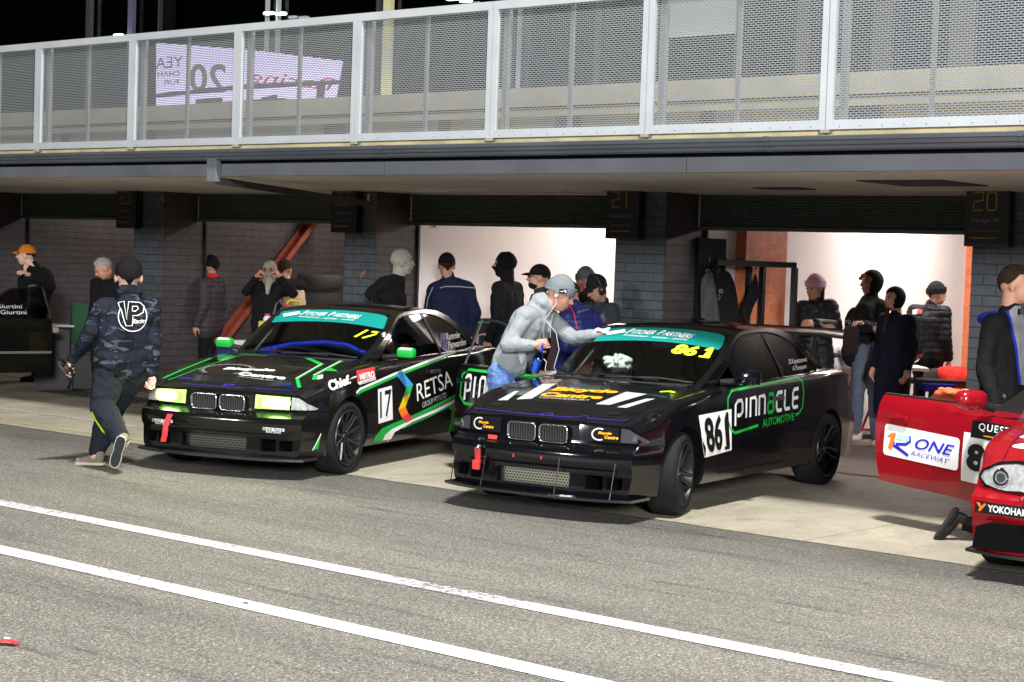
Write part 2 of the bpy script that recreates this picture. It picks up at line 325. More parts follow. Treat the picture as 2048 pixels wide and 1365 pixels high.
def decal(name, parent, items, bvh, step=.06, smooth=True):
    """items: (bm in plane coords, material, frame kind or function, offset); ONE part projected on the thing's own surface"""
    out = MB(); mats = []
    for bm, mt, kind, off in items:
        if mt not in mats: mats.append(mt)
        mi = mats.index(mt); slice_bm(bm, step); fr = (SIGHT[kind] if kind in SIGHT else frame(kind)) if isinstance(kind, str) else kind; vs = []; ok = []
        for v in bm.verts:
            p, d = fr(v.co.x, v.co.y); h = bvh.ray_cast(p, d, 9.)
            if h[0] is None: vs.append(Vector((0, 0, 0))); ok.append(False)
            else:
                nn = h[1] if h[1].dot(d) < 0 else -h[1]; vs.append(h[0]+nn*off); ok.append(True)
        bm.verts.ensure_lookup_table(); bm.verts.index_update()
        fs = [[v.index for v in f.verts] for f in bm.faces if all(ok[v.index] for v in f.verts)]
        if fs:
            used = sorted({i for f in fs for i in f}); mp = {j: i for i, j in enumerate(used)}; out.add([vs[j] for j in used], [[mp[i] for i in f] for f in fs], mi)
        bm.free()
    return out.build(name, mats, parent, smooth=40 if smooth else None, fix=False)
def cr(pts, n):
    """Catmull-Rom through tuples"""
    out = []; P_ = [pts[0]]+list(pts)+[pts[-1]]
    for i in range(1, len(P_)-2):
        for k in range(n):
            t = k/n; a, b, c, d = P_[i-1:i+3]
            out.append(tuple(.5*(2*b[j]+(c[j]-a[j])*t+(2*a[j]-5*b[j]+4*c[j]-d[j])*t*t+(3*b[j]-a[j]-3*c[j]+d[j])*t**3) for j in range(len(b))))
    out.append(tuple(pts[-1])); return out
def lerp1(x, tab):
    if x <= tab[0][0]: return tab[0][1]
    for (a, b), (c, d) in zip(tab, tab[1:]):
        if x <= c: t = (x-a)/(c-a); return b+(d-b)*t
    return tab[-1][1]
def sstep(x, a, b): t = min(1, max(0, (x-a)/(b-a))); return t*t*(3-2*t)
# ================================================================== car body
XF = [(.15, .68), (.175, .742), (.22, .750), (.355, .738), (.372, .742), (.385, .764), (.47, .766), (.50, .752), (.522, .70), (.545, .668), (.67, .655), (.70, .635), (.74, .60), (.9, .58)]
XR = [(.15, -3.40), (.22, -3.50), (.5, -3.53), (.56, -3.50), (.60, -3.46), (.85, -3.44), (.93, -3.43), (1.1, -3.41)]
def wid(x):
    w = lerp1(x, [(-3.55, .79), (-3.3, .822), (-3.0, .838), (-2.7, .85), (.1, .85), (.4, .835), (.6, .80), (.75, .77)])
    return w+.018*math.exp(-((x/.36)**2))+.02*math.exp(-(((x+2.7)/.38)**2))
def zsh(x): return lerp1(x, [(-3.55, .93), (-3.2, .965), (-2.7, .965), (-1.5, .925), (-.5, .90), (0, .845), (.4, .765), (.62, .71), (.75, .675)])
def zct(x): return lerp1(x, [(-3.55, .95), (-3.3, 1.0), (-2.85, 1.02), (-2.5, .99), (-.6, .935), (-.45, .925), (0, .872), (.4, .795), (.62, .735), (.75, .70)])
def half(x):
    w, zs, zt = wid(x), zsh(x), zct(x); zb = .17 if x > .3 else .20
    f = lambda a: .54+(zs-.54)*a
    return cr([(0, zb), (w-.3, zb), (w-.07, zb), (w-.03, zb+.025), (w-.010, .30), (w, .42), (w+.004, .50), (w+.002, f(.12)), (w-.004, f(.4)), (w-.014, f(.74)), (w-.032, f(.93)), (w-.055, f(1.0)), (w-.10, zs+.008+(zt-zs)*.10), (w-.18, zs+(zt-zs)*.36), (w-.42, zs+(zt-zs)*.82), (0, zt)], 4)
def warp(x, y, z):
    if x > .25: x = .25+(x-.25)/.50*(lerp1(z, XF)-.25)
    if x < -3.0: x = -3.0+(x+3.0)/.55*(lerp1(z, XR)+3.0)*-1
    x -= .13*sstep(x, .1, .72)*(abs(y)/.82)**3
    x += .10*sstep(-x, 3.1, 3.5)*(abs(y)/.82)**3
    return (x, y, z)
def side_y(x, z):
    h = [p for p in half(x)]; best = None
    for (y0, z0), (y1, z1) in zip(h[8:], h[9:]):
        if z0 <= z <= z1 and z1 > z0: return y0+(y1-y0)*(z-z0)/(z1-z0)
    return h[-1][0] if z > .9 else wid(x)
def tub_mesh():
    st = [-3.55+.0*k for k in range(1)]+[-3.55+.30*k/10 for k in range(1, 11)]+[-3.25+3.45*k/70 for k in range(1, 71)]+[.20+.55*k/22 for k in range(1, 23)]
    mb = MB(); rings = []
    for x in st:
        h = half(x); n = len(h); ring = [(x, y, z) for y, z in h]+[(x, -y, z) for y, z in h[1:-1][::-1]]; rings.append([warp(*p) for p in ring])
    mb.grid(rings, closed=True)
    for x in (st[0], st[-1]):
        h = half(x); rows = []
        for y, z in h: rows.append([warp(x, -y+2*y*k/16, z) for k in range(17)])
        mb.grid(rows)
    me = mb.mesh('tub'); bm = bmesh.new(); bm.from_mesh(me); bmesh.ops.remove_doubles(bm, verts=bm.verts, dist=1e-4)
    bmesh.ops.dissolve_degenerate(bm, edges=bm.edges, dist=1e-5); bmesh.ops.recalc_face_normals(bm, faces=bm.faces); bm.to_mesh(me); bm.free(); return me
def shell(me, cutters, mats, sm=38):
    o = bpy.data.objects.new('body_shell', me); COL.objects.link(o)
    for m_ in mats: me.materials.append(m_)
    cme = cutters.mesh('c'); recalc(cme); co = bpy.data.objects.new('c', cme); COL.objects.link(co)
    for k in range(len(mats)): cme.materials.append(mats[k])
    cme.polygons.foreach_set('material_index', [len(mats)-1]*len(cme.polygons))
    md = o.modifiers.new('b', 'BOOLEAN'); md.operation = 'DIFFERENCE'; md.object = co; md.solver = 'EXACT'; md.material_mode = 'INDEX'
    md.use_self = True
    apply_mods(o); bpy.data.objects.remove(co); bpy.data.meshes.remove(cme); shade(o.data, sm); return o
def split_region(o, name, planes, test, parent, smooth=38):
    """cut the shell along planes and lift the faces that pass 'test' off into a part of their own"""
    bm = bmesh.new(); bm.from_mesh(o.data)
    for co, no in planes: bmesh.ops.bisect_plane(bm, geom=bm.verts[:]+bm.edges[:]+bm.faces[:], plane_co=co, plane_no=no, dist=1e-5)
    sel = [f for f in bm.faces if test(f.calc_center_median(), f.normal)]
    b2 = bm.copy(); keep = {f.index for f in sel}; bm.faces.index_update(); b2.faces.ensure_lookup_table()
    ids = {f.index for f in sel}
    bmesh.ops.delete(b2, geom=[f for f in b2.faces if f.index not in ids], context='FACES')
    bmesh.ops.delete(bm, geom=sel, context='FACES')
    me = bpy.data.meshes.new(name); b2.to_mesh(me); b2.free(); bm.to_mesh(o.data); bm.free()
    for m_ in o.data.materials: me.materials.append(m_)
    shade(me, smooth); shade(o.data, smooth)
    n = bpy.data.objects.new(name, me); COL.objects.link(n); n.parent = parent; return n
def gy(x, z):
    t = max(0, min(1.1, (z-.93)/.40)); y = .735-.125*t**1.15
    y -= .075*sstep(x, -1.15, -.55)*(1-t)+.05*sstep(-x, 2.3, 3.05)
    return y
OUT = cr([(-.60, .915), (-.95, 1.118), (-1.18, 1.252), (-1.32, 1.315), (-1.55, 1.343), (-1.85, 1.352), (-2.14, 1.338), (-2.38, 1.270), (-2.64, 1.150), (-2.87, 1.035), (-2.98, .985)], 4)
INN = cr([(-.80, .945), (-1.06, 1.122), (-1.22, 1.235), (-1.34, 1.287), (-1.55, 1.312), (-1.83, 1.318), (-2.06, 1.295), (-2.26, 1.238), (-2.50, 1.135), (-2.70, 1.04), (-2.78, .99)], 4)
def greenhouse(root, paint, trim, glass, side_glass, doors=(True, True), side_mats=None):
    n = len(OUT); rows = []; K = 24
    for i, (x, z) in enumerate(OUT):
        a = gy(x, z); t = i/(n-1)
        bow = lerp1(x, [(-3.0, -.02), (-2.3, -.10), (-2.0, 0), (-1.35, .03), (-.6, .13)])
        crn = lerp1(x, [(-3.0, .01), (-2.3, .03), (-1.9, .04), (-1.35, .035), (-1., .02), (-.6, .0)])
        rows.append([(x+bow*(1-(2*k/K-1)**2), -a+2*a*k/K, z+crn*(1-(2*k/K-1)**2)) for k in range(K+1)])
    mb = MB(); mb.grid(rows); me = mb.mesh('roof'); bm = bmesh.new(); bm.from_mesh(me); bmesh.ops.recalc_face_normals(bm, faces=bm.faces)
    if sum(f.normal.z for f in bm.faces) < 0: bmesh.ops.reverse_faces(bm, faces=bm.faces)
    fi = lambda f: (f.index//K, f.index % K)
    def part(name, cond, mats, off=0, solid=0.):
        b = bm.copy(); b.faces.ensure_lookup_table(); b.faces.index_update()
        bmesh.ops.delete(b, geom=[f for f in b.faces if not cond(*fi(f))], context='FACES')
        me2 = bpy.data.meshes.new(name); b.to_mesh(me2); b.free(); me2.materials.append(mats); o = bpy.data.objects.new(name, me2); COL.objects.link(o); o.parent = root
        if solid:
            md = o.modifiers.new('s', 'SOLIDIFY'); md.thickness = solid; md.offset = -1; apply_mods(o)
        shade(o.data, 50); return o
    iw, ir = 12, 25        # screen ends / rear screen begins
    inw = lambda i, k: i < iw-1 and 1 <= k < K-1
    inr = lambda i, k: ir+1 <= i < n-4 and 3 <= k < K-3
    rf = part('roof', lambda i, k: not inw(i, k) and not inr(i, k), paint, solid=.022)
    ws = part('windscreen', inw, glass); rs = part('rear_window', inr, glass)
    # pillar frames and side glass
    glasses = []
    for sd in (1, -1):
        mb = MB(); a = [(x, sd*(gy(x, z)), z) for x, z in OUT]; b = [(x, sd*(gy(x, z)), z) for x, z in INN]; c = [(x, sd*(gy(x, z)-.03), z) for x, z in INN]
        mb.grid([a, b, c])
        mb.add([a[0], b[0], (-.80, sd*gy(-.8, .92), .90), (-.60, sd*gy(-.6, .9), .88)], [(0, 1, 2, 3)]); mb.add([a[-1], b[-1], (-2.78, sd*.745, .93), (-3.02, sd*.72, .93)], [(0, 1, 2, 3)])
        mb.build('side_frame', paint, root, smooth=40)
        mb = MB(); mb.grid([[(x+dx, sd*(gy(x, z)+.004), z+dz) for x, z in INN] for dx, dz in ((0, .006), (0, -.004))]); 
        tr = mb.build('window_trim', trim, root, smooth=60)
        lo = [(x, z) for x, z in INN if z > .93]
        top = [(x, sd*(gy(x, z)-.006), z) for x, z in lo]; zb = .925
        rws = [[(p[0], sd*(gy(p[0], z)-.006), z) for p, z in ((p, p[2]+(zb-p[2])*j/6) for p in top)] for j in range(7)]
        mb = MB(); mb.grid(rws); g = mb.build('side_window', side_glass, root, smooth=60); glasses.append(g)
        bp = MB(); bp.grid([[(x0-.10*(1.318-z)/.38*2.1-.0, sd*(gy(-1.9, z)+.003), z) for z in (1.315, 1.2, 1.1, 1.0, .925)] for x0 in (-1.765, -1.80)]); bp.build('door_pillar', trim, root)
    bm.free(); return rf, ws, rs, glasses
def wheel(root, x, side, R_=.31, w=.235, rim=.232, steer=0., style='y', name='wheel', paint=None, ty=.845):
    tyre, rimm, dark = MATS['tyre_rubber'], paint or MATS['rim_black'], MATS['caliper_black']
    h = empty(name, (x, side*(ty-w/2), R_)); h.parent = root; h.rotation_euler = (0, 0, steer)
    s = side; o = w/2
    prof = [(rim-.01, -o+.02), (rim+.012, -o+.008), (rim+.035, -o), (R_-.022, -o+.004), (R_-.006, -o+.02), (R_, -o+.05), (R_+.001, 0), (R_, o-.05), (R_-.006, o-.02), (R_-.022, o-.004), (rim+.035, o), (rim+.012, o-.008), (rim-.01, o-.02)]
    t = MB().lathe([(r, q*s) for r, q in prof], 64).build('tyre', tyre, h, smooth=40)
    mb = MB().lathe([(rim+.008, s*(o-.006)), (rim+.004, s*(o+.002)), (rim-.010, s*(o-.004)), (rim-.018, s*(o-.03)), (rim-.03, s*(o-.10)), (rim-.03, -s*o*.9), (rim+.004, -s*(o-.002))], 64)
    nsp = 10 if style == 'm' else 10
    for k in range(nsp):
        if style == 'm': pairs = [(2*pi*(k//2)/5+(.20 if k % 2 else -.20), 2*pi*(k//2)/5+(.26 if k % 2 else -.26), .012), ]
        else: pairs = [(2*pi*k/nsp-.02, 2*pi*k/nsp+(.15 if k % 2 else -.15), .014)]
        for a0, a1, th in pairs:
            p0 = Vector((cos(a0)*.05, s*(o-.055), sin(a0)*.05)); pm = Vector((cos((a0+a1)/2)*.14, s*(o-.030), sin((a0+a1)/2)*.14)); p1 = Vector((cos(a1)*(rim-.014), s*(o-.014), sin(a1)*(rim-.014)))
            mb.tube([p0, pm, p1], [th*1.25, th, th*1.1], 6)
            if style == 'm':
                am = 2*pi*(k//2)/5+(.44 if k % 2 else -.44); mb.tube([pm*.55, Vector((cos(am)*(rim-.014), s*(o-.014), sin(am)*(rim-.014)))], [.009, .011], 6)
    mb.lathe([(0, s*(o-.035)), (.03, s*(o-.033)), (.034, s*(o-.045)), (.068, s*(o-.05)), (.075, s*(o-.09)), (.0, s*(o-.09))], 24)
    for k in range(5): a = 2*pi*k/5+.3; mb.cap((cos(a)*.052, s*(o-.05), sin(a)*.052), .008, (cos(a)*.052, s*(o-.036), sin(a)*.052), .006, 6)
    mb.build('rim', rimm, h, smooth=40)
    MB().lathe([(.04, s*.0), (.15, s*.0), (.15, -s*.025), (.04, -s*.025)], 40).build('brake_disc', MATS['brake_steel'], h, smooth=30)
    cc = MB(); cc.box((.13, s*.0, .05), (.07, .06, .14), bev=.01); cc.build('brake_caliper', dark, h)  # caliper in its own plain black
    return h
def mirror(root, x, side, z, mats, rx=.055, ry=.10, rz=.065, stalk=True, base_y=.70):
    mb = MB(); mb.box((x, side*.935, z), (rx*2, ry*2, rz*2), bev=min(rx, rz)*.8)
    o = mb.build('door_mirror', mats, root, smooth=50, fix=True)
    if stalk: MB().tube([(x-.02, side*base_y, z-.055), (x-.01, side*.86, z-.03)], [.028, .022], 8).build('mirror_stalk', MATS['trim_black'], o, smooth=50)
    return o
def kidney(root, yc, zc, xf, wd, hg):
    out = rrect(yc-wd/2, zc-hg/2, yc+wd/2, zc+hg/2, .032)
    pts = [(xf, a, b) for a, b in out]; mb = MB(); mb.tube(pts+[pts[0]], .0085, 8, cap=False); r = mb.build('kidney_grille', MATS['chrome'], root, smooth=60)
    sl = MB(); n = 11
    for k in range(n): y = yc-wd/2+wd*(k+.5)/n; sl.box((xf-.012, y, zc), (.02, .006, hg-.012))
    sl.build('grille_slats', MATS['grille_grey'], r)
    MB().box((xf-.035, yc, zc), (.01, wd-.006, hg-.006)).build('grille_back', MATS['void_black'], r)
def cabin(root, seat=True, cage=None, dash=True, blue=False):
    d = MB(); d.box((-.92, 0, .80), (.34, 1.30, .20), bev=.05); d.box((-.72, 0, .885), (.22, 1.24, .06), bev=.02); d.box((-1.05, -.35, .86), (.22, .34, .10), bev=.03)
    d.build('dashboard', MATS['cabin_grey'], root, smooth=40)
    sw = MB(); c = Vector((-1.20, -.36, .86)); ax = Vector((.93, 0, .36)); u = Vector((0, 1, 0)); v = ax.cross(u)
    sw.tube([c+(u*cos(2*pi*k/28)+v*sin(2*pi*k/28))*.16 for k in range(29)], .014, 8, cap=False); sw.tube([c-u*.15, c+u*.15], .012, 6); sw.tube([c, c-v*.15], .012, 6)
    sw.build('steering_wheel', MATS['trim_black'], root, smooth=50)
    for y in (-.36, .36) if seat else ():
        s = MB(); s.box((-1.58, y, .50), (.46, .46, .14), bev=.05); s.box((-1.86, y, .78), (.12, .46, .56), Matrix.Rotation(-.25, 3, 'Y'), bev=.05); s.box((-1.96, y, 1.10), (.10, .34, .18), bev=.04)
        for q in (-1, 1): s.box((-1.90, y+q*.22, .98), (.22, .05, .22), bev=.02); s.box((-1.6, y+q*.22, .60), (.4, .05, .14), bev=.02)
        s.build('racing_seat', MATS['cabin_grey'], root, smooth=40)
    cg = MB()
    for q in (-1, 1):
        cg.tube([(-.85, q*.62, .35), (-.86, q*.63, .92), (-1.26, q*.54, 1.27), (-1.95, q*.54, 1.29), (-2.65, q*.52, .85)], .02, 8)
        cg.tube([(-.9, q*.66, .42), (-1.9, q*.62, .72)], .02, 8); cg.tube([(-.9, q*.66, .72), (-1.9, q*.62, .42)], .02, 8)
    cg.tube([(-1.92, -.60, .3), (-1.95, -.54, 1.28), (-1.95, .54, 1.28), (-1.92, .60, .3)], .022, 8); cg.tube([(-1.27, -.54, 1.27), (-1.27, .54, 1.27)], .02, 8); cg.tube([(-1.95, -.54, 1.26), (-1.92, .58, .40)], .02, 8)
    cg.build('roll_cage', cage or MATS['trim_black'], root, smooth=50)
    rm = MB(); rm.box((-1.26, 0, 1.20), (.03, .26, .06), bev=.012); rm.tube([(-1.23, 0, 1.23), (-1.26, 0, 1.20)], .01, 6); rm.build('interior_mirror', MATS['trim_black'], root)
def open_door(root, side, ang, paint, glass, items, hx=-.56, x1=-1.78, frame_glass=True, mirror_fn=None, zw=.93, name='open_door', rake=0.):
    """door skin copied from the body's own side surface, swung about its front hinge"""
    piv = empty('open_door', (hx, side*.84, 0)); piv.parent = root; piv.rotation_euler = (0, 0, ang)
    xs = [hx-.01+(x1-hx)*k/16 for k in range(17)]; zs = [.27+(zw-.27)*k/12 for k in range(13)]; o = Vector((hx, side*.84, 0))
    sk = [[Vector((x-rake*abs(x-hx)/abs(x1-hx)*(.08*sin(min(1, (z-.27)/.66)*pi*.8)), side*side_y(max(x, -1.8), z), z+rake*.045*(abs(x-hx)/abs(x1-hx))*(1 if z < .3 else (z-.27)*.6)))-o for z in zs] for x in xs]; inn = [[p-Vector((0, side*.09, 0)) for p in r] for r in sk]
    mb = MB(); mb.grid(sk); mb.grid(inn)
    mb.grid([[r[0] for r in sk], [r[0] for r in inn]]); mb.grid([[r[-1] for r in sk], [r[-1] for r in inn]]); mb.grid([sk[0], inn[0]]); mb.grid([sk[-1], inn[-1]])
    sh = mb.build('door_skin', paint, piv, smooth=40)
    hd = MB(); hd.box(Vector((x1+.16, side*(.865), .80))-o, (.20, .03, .032), bev=.01); hd.build('door_handle', paint, piv, smooth=40)
    if frame_glass:
        gp = [(x, z) for x, z in INN if z > zw and x > -1.80]; top = [Vector((x, side*gy(x, z), z))-o for x, z in gp]
        bot = [Vector((p.x+o.x, side*gy(p.x+o.x, zw), zw))-o for p in top]
        MB().grid([top, bot]).build('door_window', glass, piv, smooth=60)
        MB().tube(top+[Vector((x1-.05, side*gy(-1.8, zw), zw))-o], .012, 6).build('window_frame', MATS['trim_black'], piv, smooth=50)
    else: MB().tube([r[-1]+Vector((0, -side*.02, .006)) for r in sk], .012, 6).build('belt_seal', MATS['trim_black'], piv, smooth=50)
    if items:
        bv = bvh_of([sh]); its = []
        for bm, mt, off in items(): 
            f = (lambda a, b: (Vector((a, side*1.6, b))-o, Vector((0, -side, 0)))); its.append((bm, mt, f, off))
        decal('door_lettering', piv, its, bv)
    if mirror_fn: mirror_fn(piv, o)
    return piv
def base_car(name, loc, rz, paint, steer=0, style='y', cutdoor=None, side_glass='tinted_window', glass='windscreen_glass', roofpaint=None):
    root = empty(name, loc, rz); dark = MATS['void_black']
    c = MB()
    for x in (0, -2.7):
        for s in (1, -1): c.lathe([(0, s*.50), (.338, s*.50), (.338, s*1.05), (0, s*1.05)], 48, c=(x, 0, .322))
    c.box((-1.74, 0, .92), (1.92, 1.26, 1.20))                      # cabin
    c.box((.72, 0, .275), (.30, .62, .115)); 
    for s in (1, -1): c.box((.70, s*.50, .275), (.34, .13, .100)); c.box((.70, s*.645, .275), (.40, .11, .085))
    c.box((.74, 0, .595), (.20, .50, .135))
    if cutdoor: 
        for s in cutdoor: c.box((-1.17, s*.80, .72), (1.10, .5, .84))
    sh = shell(tub_mesh(), c, [paint, dark]); sh.parent = root
    up = lambda f, n: True
    hood = split_region(sh, 'hood', [((-.52, 0, 0), (1, 0, 0)), ((0, .665, 0), (0, 1, 0)), ((0, -.665, 0), (0, 1, 0))], lambda c_, n: c_.x > -.52 and abs(c_.y) < .665 and n.z > .35 and c_.z > .60, root)
    bump = split_region(sh, 'front_bumper', [((0, 0, .53), (0, 0, 1)), ((.34, 0, 0), (1, 0, 0))], lambda c_, n: c_.x > .34 and c_.z < .53, root)
    rb = split_region(sh, 'rear_bumper', [((-3.08, 0, 0), (1, 0, 0))], lambda c_, n: c_.x < -3.08 and c_.z < .53, root)
    doors = []
    for s in (1, -1):
        if cutdoor and s in cutdoor: continue
        d = split_region(sh, 'door', [((-.56, 0, 0), (1, 0, .04)), ((-1.80, 0, 0), (1, 0, .06)), ((0, 0, .27), (0, 0, 1))], lambda c_, n, s=s: -1.80 < c_.x+.05*(c_.z) < -.53 and c_.z > .27 and c_.y*s > .70 and n.y*s > .3, root); doors.append(d)
        MB().box((-1.62, s*.858, .80), (.19, .03, .034), bev=.01).build('door_handle', MATS['handle_black'], d, smooth=40)
    rf, ws, rs, gl = greenhouse(root, roofpaint or paint, MATS['trim_black'], MATS[glass], MATS[side_glass])
    ty = .855
    for x in (0, -2.7):
        for s in (1, -1): wheel(root, x, s, steer=steer if x == 0 else 0, style=style, ty=ty if x == 0 else ty+.005)
    bv = bvh_of([sh, hood, bump]+doors+[rf]); bg = bvh_of([ws]); bs = bvh_of(gl)
    # shut lines (dark gaps)
    sl = MB(); its = []
    ln = lambda pts, w, k, cl=False: its.append((poly_bm(strip(pts, w, cl)), MATS['void_black'], k, .0012))
    for k in ('L', 'R'):
        if cutdoor and (1 if k == 'L' else -1) in cutdoor: continue
        ln([(-.545, .90), (-.56, .60), (-.575, .30), (-.60, .275), (-1.80, .275), (-1.86, .50), (-1.88, .60), (-1.74, .92)], .007, k)
    for s in (1, -1): ln([(-.52, s*.665), (.0, s*.665), (.40, s*.65), (.60, s*.62)], .006, 'T')
    ln([(-.72, .553), (-.3, .553), (.3, .553), (.72, .553)], .006, 'F')
    for k in ('L', 'R'): ln([(.44, .545), (.34, .545), (.31, .53)], .006, k); ln([(.31, .53), (.36, .36)], .005, k); ln([(-3.07, .53), (-3.4, .535)], .007, k)
    for k in ('L', 'R'):
        if not (cutdoor and (1 if k == 'L' else -1) in cutdoor): ln([(-.40, .525), (-1.3, .525), (-2.30, .525)], .009, k)
    decals(root, its, bv, dict(L='side_shut_lines', R='side_shut_lines', T='bonnet_shut_lines', F='bumper_seam'))
    # wipers and cowl
    wp = MB()
    wp.tube([(-.50, .35, .955), (-.56, -.10, .968), (-.60, -.50, .95)], .008, 6); wp.tube([(-.50, -.12, .955), (-.57, .30, .968), (-.62, .58, .945)], .008, 6); wp.box((-.545, 0, .925), (.10, 1.20, .018), bev=.006)
    wp.build('wipers', MATS['trim_black'], root, smooth=50)
    return root, bv, bg, bs, sh
def splitter(root, z=.155, x=.86, w=.80, th=.018, mt='gloss_lip'):
    f = [(x-.16*(abs(y)/w)**3.2, y) for y in [w*(-1+2*k/24) for k in range(25)]]; pl = f+[(.42, w), (.42, -w)]
    return MB().prism(pl, z, z+th).build('front_splitter', MATS[mt], root, smooth=30)
def front_mesh(root, key): 
    mb = MB(); mb.box((.695-.02, 0, .275), (.004, .62, .115)); mb.build('intake_mesh', MATS[key], root)
    MB().box((.60, 0, .275), (.01, .64, .13)).build('radiator', MATS['void_black'], root)
def hl_poly(s): return [(s*.335, .565), (s*.335, .672), (s*.63, .668), (s*.63, .565)]
def cor_poly(s): return [(s*.645, .567), (s*.645, .668), (s*.70, .662), (s*.755, .63), (s*.80, .575), (s*.79, .567)]
RNGK = 0
def ringbits(cx, cy, rx, ry, a0, a1, w, n=18, teeth=True):
    ps = strip(arc(cx, cy, rx, ry, a0, a1, n), w)
    if teeth:
        for k in range(n):
            a = radians(a0+(a1-a0)*(k+.5)/n); c, s = cos(a), sin(a); p = (cx+rx*1.0*c, cy+ry*1.0*s); q = (cx+rx*1.16*c, cy+ry*1.16*s); ps += strip([p, q], w*.9)
    return ps
# ------------------------------------------------------------------ black car with the green swing-out logo
def car_a():
    P = MATS['paint_black']; wh, gn, ye, te = MATS['decal_white'], MATS['decal_green'], MATS['decal_neon'], MATS['decal_teal']; am = MATS['decal_amber']; bk = MATS['decal_black']; sv = MATS['decal_silver']; bl = MATS['blue_edge']
    set_eye((-8.41249, 10.75739, 0), -1.43237)
    root, bv, bg, bs, sh = base_car('race_car', (-8.41249, 10.75739, 0), -1.43237, P, steer=.23, style='y', cutdoor=(-1,), side_glass='lexan_window')
    tag(root, 'glossy black race coupe numbered 861 with covered headlights and a tall rear wing', 'race car', 'race cars parked on the garage apron')
    front_mesh(root, 'intake_mesh_steel'); splitter(root); cabin(root)
    for s in (1, -1): kidney(root, s*.135, .598, .695, .235, .125)
    def num(x0, x1): pass
    T = lambda s, q, **k: quadmap(text_bm(s, **k), q[3], q[2], q[1], q[0])     # q: tl tr br bl
    def pin_items():
        tl, tr, br_, bl_ = (-.80, .82), (-2.06, .875), (-2.06, .705), (-.81, .665)
        out = []
        def P2(a, b):
            x = (tl[0]*(1-a)+tr[0]*a)*b+(bl_[0]*(1-a)+br_[0]*a)*(1-b); z = (tl[1]*(1-a)+tr[1]*a)*b+(bl_[1]*(1-a)+br_[1]*a)*(1-b); return (x, z)
        W_ = .03
        def st(pts, m_=wh): out.append((poly_bm(strip([P2(a, b) for a, b in pts], W_)), m_, .004))
        def letter(x, k):
            w = .085
            if k == 'P': st([(x, -.30), (x, .75), (x+.03, .93), (x+w, .93), (x+w+.015, .75), (x+w+.015, .35), (x+w-.01, .2), (x+.03, .2)])
            if k == 'I': st([(x, 0), (x, 1)])
            if k == 'N': st([(x, 0), (x, .93), (x+w-.015, .93), (x+w, .78), (x+w, 0)])
            if k == 'A': st([(x+.01, .93), (x+w-.01, .93), (x+w, .8), (x+w, .05)], gn); st([(x+w, .05), (x+.01, .05), (x, .2), (x, .45), (x+.01, .55), (x+w, .55)], gn)
            if k == 'C': st([(x+w, .93), (x+.015, .93), (x, .78), (x, .2), (x+.015, .05), (x+w, .05)])
            if k == 'L': st([(x, 1), (x, .2), (x+.015, .05), (x+w, .05)])
            if k == 'E': st([(x+w, .93), (x+.015, .93), (x, .78), (x, .2), (x+.015, .05), (x+w, .05)]); st([(x, .5), (x+w, .5)])
        for k, x in zip('PINNACLE', (.0, .155, .215, .345, .475, .61, .735, .865)): letter(x+.02, k)
        fr = [(-1.26, .600), (-.84, .565), (-.755, .60), (-.70, .70), (-.69, .84), (-.75, .895), (-1.4, .925), (-2.0, .955), (-2.10, .92), (-2.135, .82), (-2.12, .70), (-2.05, .655), (-1.98, .645)]
        out.append((poly_bm(strip(fr, .022)), gn, .003))
        out.append((T('AUTOMOTIVE', [(-1.33, .645), (-1.95, .665), (-1.955, .605), (-1.345, .575)], bold=.02), gn, .004))
        return out
    its = [(b, m_, 'l', o) for b, m_, o in pin_items()]
    q = [(-.20, .735), (-.76, .755), (-.79, .435), (-.335, .41)]
    its += [(poly_bm([[q[3], q[2], q[1], q[0]]]), wh, 'l', .003), (T('86', [(-.262, .715), (-.595, .728), (-.625, .450), (-.385, .44)], bold=.035), bk, 'l', .007), (poly_bm([[(-.660, .735), (-.698, .736), (-.722, .475), (-.750, .476), (-.752, .450), (-.662, .446), (-.660, .472), (-.688, .473), (-.668, .680), (-.638, .660), (-.636, .69)]]), bk, 'l', .007)]
    its += [(T('Bicycle', [(-.20, -.41), (-.24, .15), (-.125, .19), (-.05, -.36)], bold=.05, shear=.25), am, 't', .004), (T('Centre', [(-.03, -.39), (-.06, .12), (.05, .16), (.10, -.36)], bold=.05, shear=.25), am, 't', .004), (T('HAWKESBURY', [(.115, -.34), (.08, .08), (.12, .10), (.155, -.32)]), sv, 't', .004)]
    for pl in ([(.302, -.606), (.28, -.53), (-.002, -.606), (.01, -.64)], [(.24, -.479), (.184, -.375), (-.303, -.45), (-.26, -.554)], [(.188, .189), (.177, .307), (-.197, .413), (-.217, .223)], [(.223, .392), (.223, .47), (-.088, .545), (-.068, .477)]): its.append((poly_bm([pl]), sv, 't', .003))
    its.append((poly_bm(strip([(.56, -.64), (.585, -.36), (.598, -.06), (.585, .245), (.50, .30), (.575, .35), (.56, .60), (.53, .655)], .009)), bl, 't', .004))  # blue line paints in the blue light along the bonnet's leading edge
    for x, y in ((.43, -.53), (.40, .46)): its += [(poly_bm(strip(arc(x, y, .028, .045, 0, 350, 14), .010)), MATS['chrome'], 't', .006), (poly_bm(strip([(x, y-.05), (x, y+.05)], .012)), MATS['chrome'], 't', .008)]
    its.append((poly_bm(strip(arc(.56, 0, .030, .045, 0, 350, 16), .008)), bl, 't', .004))
    its.append((poly_bm([[(-.30, .47), (-.34, .54), (-.31, .60), (-.28, .60), (-.30, .54), (-.27, .48)]]), ye, 't', .004))
    decals(root, its, bv)
